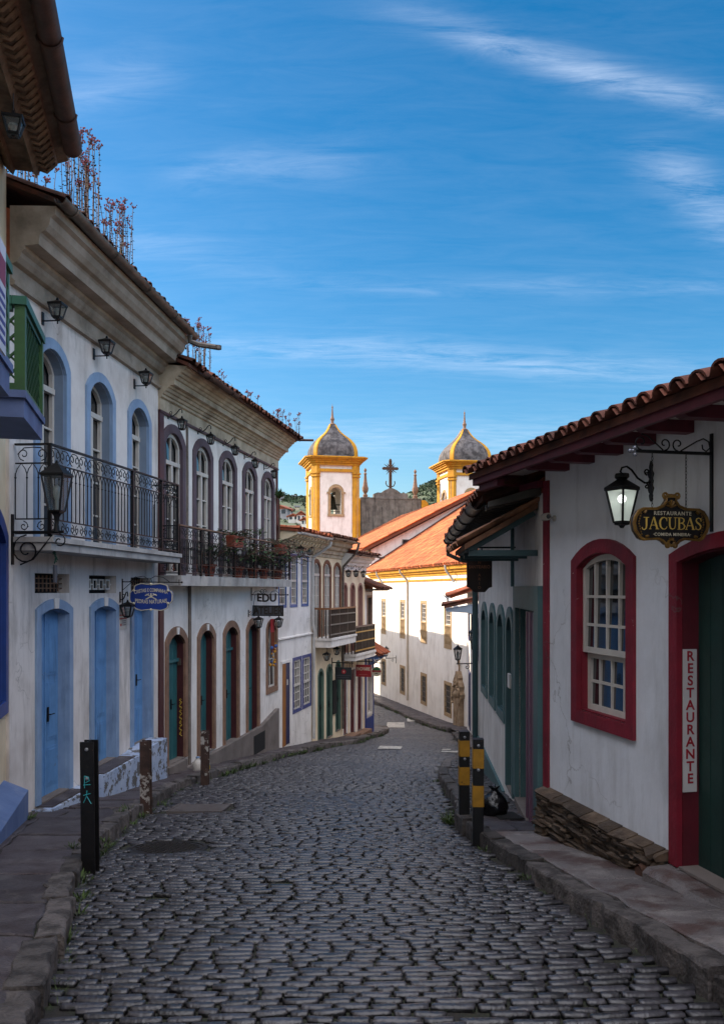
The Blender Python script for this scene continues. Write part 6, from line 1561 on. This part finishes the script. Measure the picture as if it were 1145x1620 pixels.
# ornaments in the atelier window
s, z = FB2.hit(431, 1020, .1); o = FB2.thing('hanging_ornament', s, -.10, z, 'strings of red and yellow ornaments hanging in the stone framed window', 'ornament')
mb = MB(); mb.box(-.14, .14, -.01, .01, .30, .62); mb.build('red_cloth', M('red_cloth', '#a31c24', rough=.8, var=.15, bump=.1), o)
mb = MB()
for k in range(5): x_ = -.12+.06*k; mb.tube([(x_, 0, .3), (x_+random.gauss(0, .01), -.01, -.1-.1*random.random())], .012, 5)
mb.build('fringe', M('rust_cord', '#7c3a22', rough=.8, var=.2, bump=.1), o)
for k in range(21):
    mb = MB(); mb.ball((random.uniform(-.22, .3), random.uniform(-.04, .03), random.uniform(-.58, .02)), random.uniform(.02, .05), 7, 5); mb.build('bead', M('yellow_bead', '#c58a1e', rough=.5, var=.2, bump=0) if k < 12 else M('blue_bead', '#3b5fa0', rough=.5, var=.2, bump=0), o, smooth=True)
s, z = FB1.hit(90, 880, .4); o = FB1.thing('hanging_ornament', s, -.38, z, 'small green ornament hanging below the edge of the iron balcony', 'ornament')
mb = MB(); mb.tube([(0, 0, .16), (0, 0, .1)], .004, 4)
for k in range(9): a = k*.9; mb.tube([(0, 0, .1-.02*k), (.04*math.cos(a), .03*math.sin(a), .075-.02*k)], [.012, .004], 5)
mb.build('leaf', M('verdigris', '#2f5a48', rough=.7, var=.2, bump=.1), o); mb = MB(); mb.box(-.035, .035, -.01, .01, -.3, -.1); mb.build('tag', m_gp, o)
# surveillance camera
s, z = FR1.hit(870, 820, .05); o = FR1.thing('security_camera', s, 0, z, 'small white security camera on the corner of the restaurant wall', 'camera')
mb = MB(); mb.lathe([(.03, 0), (.03, .015)], 0, 0, 10); mb.xf(Matrix.Rotation(PI/2, 4, 'X')); mb.tube([(0, -.01, 0), (-.01, -.06, .01)], .012, 6); mb.build('mount', m_wood_w, o)
mb = MB(); mb.lathe([(.032, -.05), (.036, -.045), (.036, .05), (.03, .055)], 0, 0, 12); mb.xf(Matrix.Translation((-.03, -.08, .015)) @ Matrix.Rotation(PI/2, 4, 'Y')); c_ = mb.build('housing', m_wood_w, o, smooth=True)
mb = MB(); mb.lathe([(.022, .0551), (.022, .058)], 0, 0, 12); mb.xf(Matrix.Translation((-.03, -.08, .015)) @ Matrix.Rotation(PI/2, 4, 'Y')); mb.build('lens', m_glass, c_)

# ------------------------------------------------------------------ posts along the kerbs
m_blkp = M('black_post_paint', '#131112', rough=.45, var=.25, scale=8, bump=.15, chip='#3a2a22', camt=-.12)
m_rust = M('rusty_post', '#4a342b', rough=.8, col2='#2c1f1a', scale=7, bump=.3, chip='#a09a92', camt=.15)
def post(x, y, h, w, mat, label, group, graf=False, bands=None):
    z = zr(y)+.11
    o = empty('bollard', (x, y, z), random.uniform(-.06, .06), label, 'bollard', group)
    o.rotation_euler.x = random.uniform(-.01, .01); o.rotation_euler.y = random.uniform(-.012, .012)
    mb = MB(); f = w/2; t = .012
    mb.prism([(-f, -f), (f, -f), (f, -f+t), (t/2, -f+t), (t/2, f-t), (f, f-t), (f, f), (-f, f), (-f, f-t), (-t/2, f-t), (-t/2, -f+t), (-f, -f+t)], -.3, h, 'z') if not bands else mb.prism([(-f, -f*.9), (-f*.9, -f), (f*.9, -f), (f, -f*.9), (f, f*.9), (f*.9, f), (-f*.9, f), (-f, f*.9)], -.3, h, 'z')
    mb.build('post', mat, o)
    if bands:
        for z0_, z1_ in bands:
            mb = MB(); g = f+.003; mb.prism([(-g, -g*.9), (-g*.9, -g), (g*.9, -g), (g, -g*.9), (g, g*.9), (g*.9, g), (-g*.9, g), (-g, g*.9)], h*z0_, h*z1_, 'z'); mb.build('yellow_band', M('worn_yellow_paint', '#a8781a', rough=.6, col2='#86600f', scale=9, bump=.15, chip='#3d2f18', camt=.02), o)
    mb = MB()
    for zz_ in (h-.06, h-.3):
        if bands or graf: s_ = len(mb.v); mb.lathe([(.016, .0), (.014, .008), (.004, .011)], 0, 0, 8); mb.xf(Matrix.Translation((.0, -f-.001, zz_)) @ Matrix.Rotation(PI/2, 4, 'X'), s_)
    if mb.v: mb.build('bolt', M('bolt_metal', '#a9a9ad', rough=.4, var=.1, bump=0, metal=.7), o)
    if graf:
        mb = MB(); y_ = -f-.004
        for pts in ([(-.02, .72), (-.02, .62)], [(-.02, .72), (.015, .71), (.02, .68), (-.01, .665)], [(-.03, .645), (.03, .65)], [(-.03, .56), (.03, .575)], [(0, .60), (-.005, .55), (-.03, .50)], [(0, .55), (.035, .49)]):
            mb.tube([(a, y_, b) for a, b in pts], .004, 4)
        mb.build('graffiti', M('teal_marker', '#2f9aa0', rough=.5, var=.1, bump=0), o)
    return o
PL = 'metal posts along the left kerb'
post(-2.26, 7.0, 1.0, .115, m_blkp, 'tall black steel post with teal graffiti at the near left kerb', PL, graf=True)
post(-2.72, 10.6, .80, .12, m_rust, 'rusty peeling post beside the peeling blue and white step', PL)
post(-2.52, 13.5, .80, .12, m_rust, 'rusty peeling post farthest along the left kerb', PL)
PR = 'black and yellow posts on the right kerb'
post(1.145, 8.32, .95, .105, m_blkp, 'nearer black and yellow banded post beside the rubbish bag', PR, bands=((.555, .80), (.17+.18, .17+.18)) and ((.30, .52), (.70, .90)))
post(1.13, 9.32, .98, .11, m_blkp, 'farther black and yellow banded post left of its twin', PR, bands=((.40, .60), (.72, .90)))

# rubbish bag, mat, bottles
random.seed(8)
bx, by = 1.47, 9.35; o = empty('rubbish_bag', (bx, by, zr(by)+.145), .4, 'shiny black plastic rubbish bag slumped behind the striped posts', 'rubbish bag')
mb = MB(); rings = []
for i in range(15):
    t = i/14; z = .29*t; R = .165*math.sin(PI*min(.97, (t*.8+.17)))**.75*(1-.1*t) if t < .95 else .04
    rings.append([((R*(1+.22*noise.noise(Vector((math.cos(a)*1.8, math.sin(a)*1.8, t*4)))+.05*noise.noise(Vector((math.cos(a)*6, math.sin(a)*6, t*9)))))*math.cos(a), (R*(1+.22*noise.noise(Vector((math.cos(a)*1.8+7, math.sin(a)*1.8, t*4)))))*math.sin(a), z) for a in [2*PI*k/28 for k in range(28)]])
mb.loft(rings)
m_bag = M('black_plastic', '#0c0c0e', rough=.2, var=.1, bump=1.0, bscale=11); mb.build('bag', m_bag, o, smooth=True, ang=80)
mb = MB()
for k in range(7): a = k*.9; mb.tube([(0, 0, .27), (.03*math.cos(a), .03*math.sin(a), .31), (.07*math.cos(a), .06*math.sin(a), .32+.02*random.random())], [.02, .014, .004], 5)
mb.build('knot', m_bag, o, smooth=True)
o = empty('door_mat', (1.60, 9.25, zr(9.25)+.152), .066, 'small black ribbed mat at the mauve shop door', 'mat'); o.rotation_euler.x = -.124
mb = MB(); mb.box(-.14, .13, -.25, .25, 0, .012); mb.build('backing', m_dark, o)
mb = MB()
for i in range(14): mb.box(-.13, .12, -.24+i*.036, -.222+i*.036, .0121, .019)
mb.build('rib', M('rubber_rib', '#1b1b1c', rough=.7, var=.1, bump=0), o)
jy = 15.0; o = empty('plastic_jug', (-2.93, jy, zr(jy)+.135), .3, 'small white plastic jug standing behind the farthest left post', 'jug')
mb = MB(); mb.lathe([(.085, 0), (.09, .01), (.09, .13), (.06, .18), (.03, .2), (.03, .225)], n=14); mb.build('body', m_wood_w, o, smooth=True, ang=60); mb = MB(); mb.lathe([(.034, .222), (.034, .245)], n=10); mb.build('cap', m_lblue, o)
jy = 14.7; o = empty('plastic_bottle', (-2.70, jy, zr(jy)+.135), .1, 'clear bottle with a yellow label beside the farthest left post', 'bottle')
mb = MB(); mb.lathe([(.04, 0), (.043, .01), (.043, .15), (.02, .2), (.016, .225)], n=12); mb.build('body', m_lampglass, o, smooth=True, ang=60); mb = MB(); mb.lathe([(.044, .05), (.044, .12)], n=12); mb.build('wrapper', M('yellow_label', '#c9b01f', rough=.5, var=.1, bump=0), o)

# ------------------------------------------------------------------ plants
m_stem = M('plant_stem', '#5a4034', rough=.8, var=.2, bump=0); m_leafs = M('succulent_leaf', '#3f4c28', rough=.7, col2='#4a3a28', scale=12, bump=0, rnd=.4); m_flo = M('coral_flower', '#8a4046', rough=.7, var=.2, bump=0, rnd=.3)
m_gleaf = M('green_leaf', '#33511f', rough=.6, col2='#22391a', scale=10, bump=0, rnd=.45)
def leafq(mb, c, d, L, w, up=(0, 0, 1)):
    c = Vector(c); d = Vector(d).normalized(); s = d.cross(Vector(up))
    if s.length < .05: s = d.cross(Vector((1, 0, 0)))
    s.normalize(); n = s.cross(d)*L*.08
    mb.cr = random.random(); mb.poly([c, c+d*L*.35+s*w/2+n, c+d*L*.75+s*w*.38+n, c+d*L, c+d*L*.75-s*w*.38+n, c+d*L*.35-s*w/2+n])
def roof_plant(fac, u, v, off, spread, h, n, label, leaf=True):
    s, z = fac.hit(u, v, off); h *= 1.22; n = int(n*1.15); o = fac.thing('roof_plant', s, -off, z-.06, label, 'plant', 'flowering weeds growing along the roof edges')
    a, b, c = MB(), MB(), MB()
    for i in range(n):
        x = random.gauss(0, spread*.5); x = max(-spread, min(spread, x)); y = random.uniform(-.02, .28); hh = h*random.uniform(.5, 1.0); lx, ly = random.gauss(0, .04)*hh, random.gauss(0, .03)*hh
        P = [Vector((x+lx*t*t*2+.012*math.sin(5*t+i), y+ly*t, .0+hh*t)) for t in (0, .25, .5, .75, 1)]
        a.tube(P, [.007, .006, .005, .0045, .004], 4, cap=False)
        k = int(hh/.045)
        for q in range(k):
            t = random.uniform(.05, .95); p = P[int(t*4)].lerp(P[int(t*4)+1], t*4-int(t*4)); an = random.uniform(0, 6.3)
            if leaf and random.random() < .75: leafq(b, p, (math.cos(an), math.sin(an), random.uniform(-.3, .6)), random.uniform(.02, .05)*(1.3-t*.6), .022)
        for q in range(random.randint(6, 13)):
            an = random.uniform(0, 6.3); rr = random.uniform(.01, .055); p = P[4]+Vector((rr*math.cos(an), rr*math.sin(an), random.uniform(-.04, .035)))
            a.tube([P[4]-Vector((0, 0, .05)), p], .0025, 3, cap=False)
            c.cr = random.random(); c.ball(p, random.uniform(.008, .015), 5, 3)
    for q in range(int(18*spread/.3)):
        an = random.uniform(0, 6.3); leafq(b, (random.uniform(-spread, spread), random.uniform(-.05, .2), .03), (math.cos(an), math.sin(an)-.2, random.uniform(.1, .9)), random.uniform(.07, .15), .03)
    a.build('stem', m_stem, o); b.build('leaf', m_leafs if leaf else m_gleaf, o); c.build('flower', m_flo, o)
ROOFP = [(FB1, 62, 318, -.1, .42, .62, 20, 'reddish flower stems half hidden behind the top left eave'),
         (FB1, 148, 368, .45, .36, 1.12, 30, 'tallest reddish flower stems standing in the near gutter'),
         (FB1, 203, 420, .48, .40, .80, 22, 'shorter flower stems and green leaves right of the tallest clump'),
         (FB1, 296, 545, .40, .25, .45, 8, 'small flower stems at the far end of the near gutter'),
         (FB2, 322, 586, .45, .42, .75, 20, 'flower stems growing where the second roof begins'),
         (FB2, 365, 606, .5, .12, .28, 3, 'sparse pair of flower stems near the start of the second roof edge'),
         (FB2, 410, 641, .5, .14, .30, 4, 'few small flower stems midway along the second roof edge'),
         (FB2, 450, 675, .5, .22, .50, 7, 'flower stems near the far end of the second roof edge'),
         (FB2, 474, 690, .5, .22, .52, 7, 'last flower stems above the far corner of the second roof')]
for a in ROOFP: roof_plant(*a)
m_terra = M('terracotta_pot', '#8a3f2a', rough=.8, var=.15, bump=.1)
def bushy(o, cx, cy, cz, R, H, n, lw=.045, droop=.4):
    st_, lf = MB(), MB()
    for i in range(int(n/9)):
        an = random.uniform(0, 6.3); P = [Vector((cx, cy, cz))]; d = Vector((math.cos(an)*.6, math.sin(an)*.35, 1)).normalized()
        for k in range(5):
            d = (d+Vector((math.cos(an)*.25, math.sin(an)*.12, -droop*.35))).normalized(); P.append(P[-1]+d*H/4.2*random.uniform(.7, 1.1))
        st_.tube(P, .005, 4, cap=False)
        for k in range(9):
            t = random.uniform(.25, .99); q = int(t*5); p = P[q].lerp(P[q+1], t*5-q)+Vector((random.gauss(0, R*.12), random.gauss(0, R*.08), 0)); a2 = random.uniform(0, 6.3)
            leafq(lf, p, (math.cos(a2), math.sin(a2), random.uniform(-.8, .4)), lw*random.uniform(1.2, 2.6), lw)
    st_.build('stem', m_stem, o); lf.build('foliage', m_gleaf, o)
for (s, label, w_, R, H) in ((2.55, 'terracotta window box hung on the balcony rail, nearer of the pair', .62, .3, .42), (5.85, 'terracotta window box hung on the balcony rail, farther of the pair', .62, .3, .42)):
    o = FB2.thing('planter_box', s, -.46, .82, label, 'planter', 'planters on the iron balcony')
    mb = MB(); mb.prism([(-w_/2+.04, 0), (w_/2-.04, 0), (w_/2, .2), (w_/2-.02, .22), (-w_/2+.02, .22), (-w_/2, .2)], -.09, .07); mb.prism([(-w_/2+.0, .165), (w_/2, .165), (w_/2+.015, .2), (-w_/2-.015, .2)], -.10, -.091); mb.build('box', m_terra, o)
    for dx in (-.18, .15): bushy(o, dx, -.01, .2, R, H, 130, .03, .9)
for k, (s, H, n, lw, dr, label) in enumerate(((1.9, .95, 230, .05, .55, 'bushy potted plant nearest on the iron balcony'), (3.55, 1.25, 420, .045, .8, 'large weeping potted plant in the middle of the iron balcony'), (4.55, 1.1, 380, .045, .8, 'weeping potted plant right of the largest one on the iron balcony'), (5.35, 1.0, 200, .05, .5, 'slender potted plant between the weeping plants on the iron balcony'), (6.5, .95, 260, .045, .8, 'potted plant at the far end of the iron balcony'))):
    o = FB2.thing('potted_plant', s, -.19, .23, label, 'potted plant', 'potted plants on the iron balcony')
    mb = MB(); mb.lathe([(.08, 0), (.12, .2), (.135, .2), (.135, .24), (.11, .24)], n=14); mb.build('pot', m_terra, o, smooth=True, ang=40); bushy(o, 0, -.04, .22, .5, H, n, lw, dr)
def spiky(fac, u, v, off, L, n, stemh, label):
    s, z = fac.hit(u, v, off); o = fac.thing('spiky_plant', s, -off, z-stemh, label, 'plant')
    mb = MB(); mb.tube([(0, 0, -.1), (.03, 0, stemh*.5), (0, 0, stemh)], [.03, .025, .02], 6); mb.build('trunk', m_stem, o); mb = MB()
    for i in range(n):
        an = random.uniform(0, 6.3); el = random.uniform(-.25, 1.35); leafq(mb, (0, 0, stemh), (math.cos(an)*math.cos(el), math.sin(an)*math.cos(el), math.sin(el)), L*random.uniform(.75, 1.1), L*.09)
    mb.build('foliage', m_gleaf, o)
spiky(FB3, 441, 790, .08, .30, 70, .9, 'spiky rosette plant standing out against the hill at the end of the aubergine window house')
spiky(FB2, 411, 848, .25, .22, 26, .5, 'small spiky plant above the balcony rail between two windows')

# weeds in the joints
random.seed(77); mb = MB()
def tuft(x, y, z, n, L):
    for i in range(n):
        an = random.uniform(0, 6.3); r_ = random.uniform(0, .06); leafq(mb, (x+r_*math.cos(an), y+r_*math.sin(an), z), (math.cos(an)*.7, math.sin(an)*.7, random.uniform(.3, 1.2)), L*random.uniform(.5, 1.2), L*.14)
def along(pts, y0, y1, n, off, L, big=.15):
    for i in range(n):
        y = random.uniform(y0, y1); x = lerp_pts(pts, y)+off+random.gauss(0, .02); b = random.random() < big; tuft(x, y, zroad(x, y), 16 if b else 5, L*(1.6 if b else .8))
along(KL, 3, 14, 110, .03, .05); along(KL, 14, 30, 130, .04, .08, .3); along(KR, 3.5, 20, 40, -.03, .045); along(KR, 33, 44, 60, -.05, .08, .3)
for i in range(6): tuft(1.05+random.gauss(0, .05), 9.9+random.gauss(0, .12), zroad(1.0, 9.9), 20, .1)
for u, v in ((200, 1283), (262, 1278), (190, 1288), (45, 1300), (48, 1297), (115, 1345), (160, 1345), (165, 1335)):
    Y = 1.38/((v-V0)/F-.125); tuft((u-U0)/F*Y, Y, zr(Y)+.13, 22, .07)
for i in range(520):
    y = random.uniform(3.5, 16); x = random.uniform(lerp_pts(KL, y)+.1, lerp_pts(KR, y)-.1); tuft(x, y, zroad(x, y)-.012, 3, .022)
tag(mb.build('weeds', M('weed_leaf', '#3f5220', rough=.7, col2='#2c3a1a', scale=8, bump=0, rnd=.4)), kind='stuff')
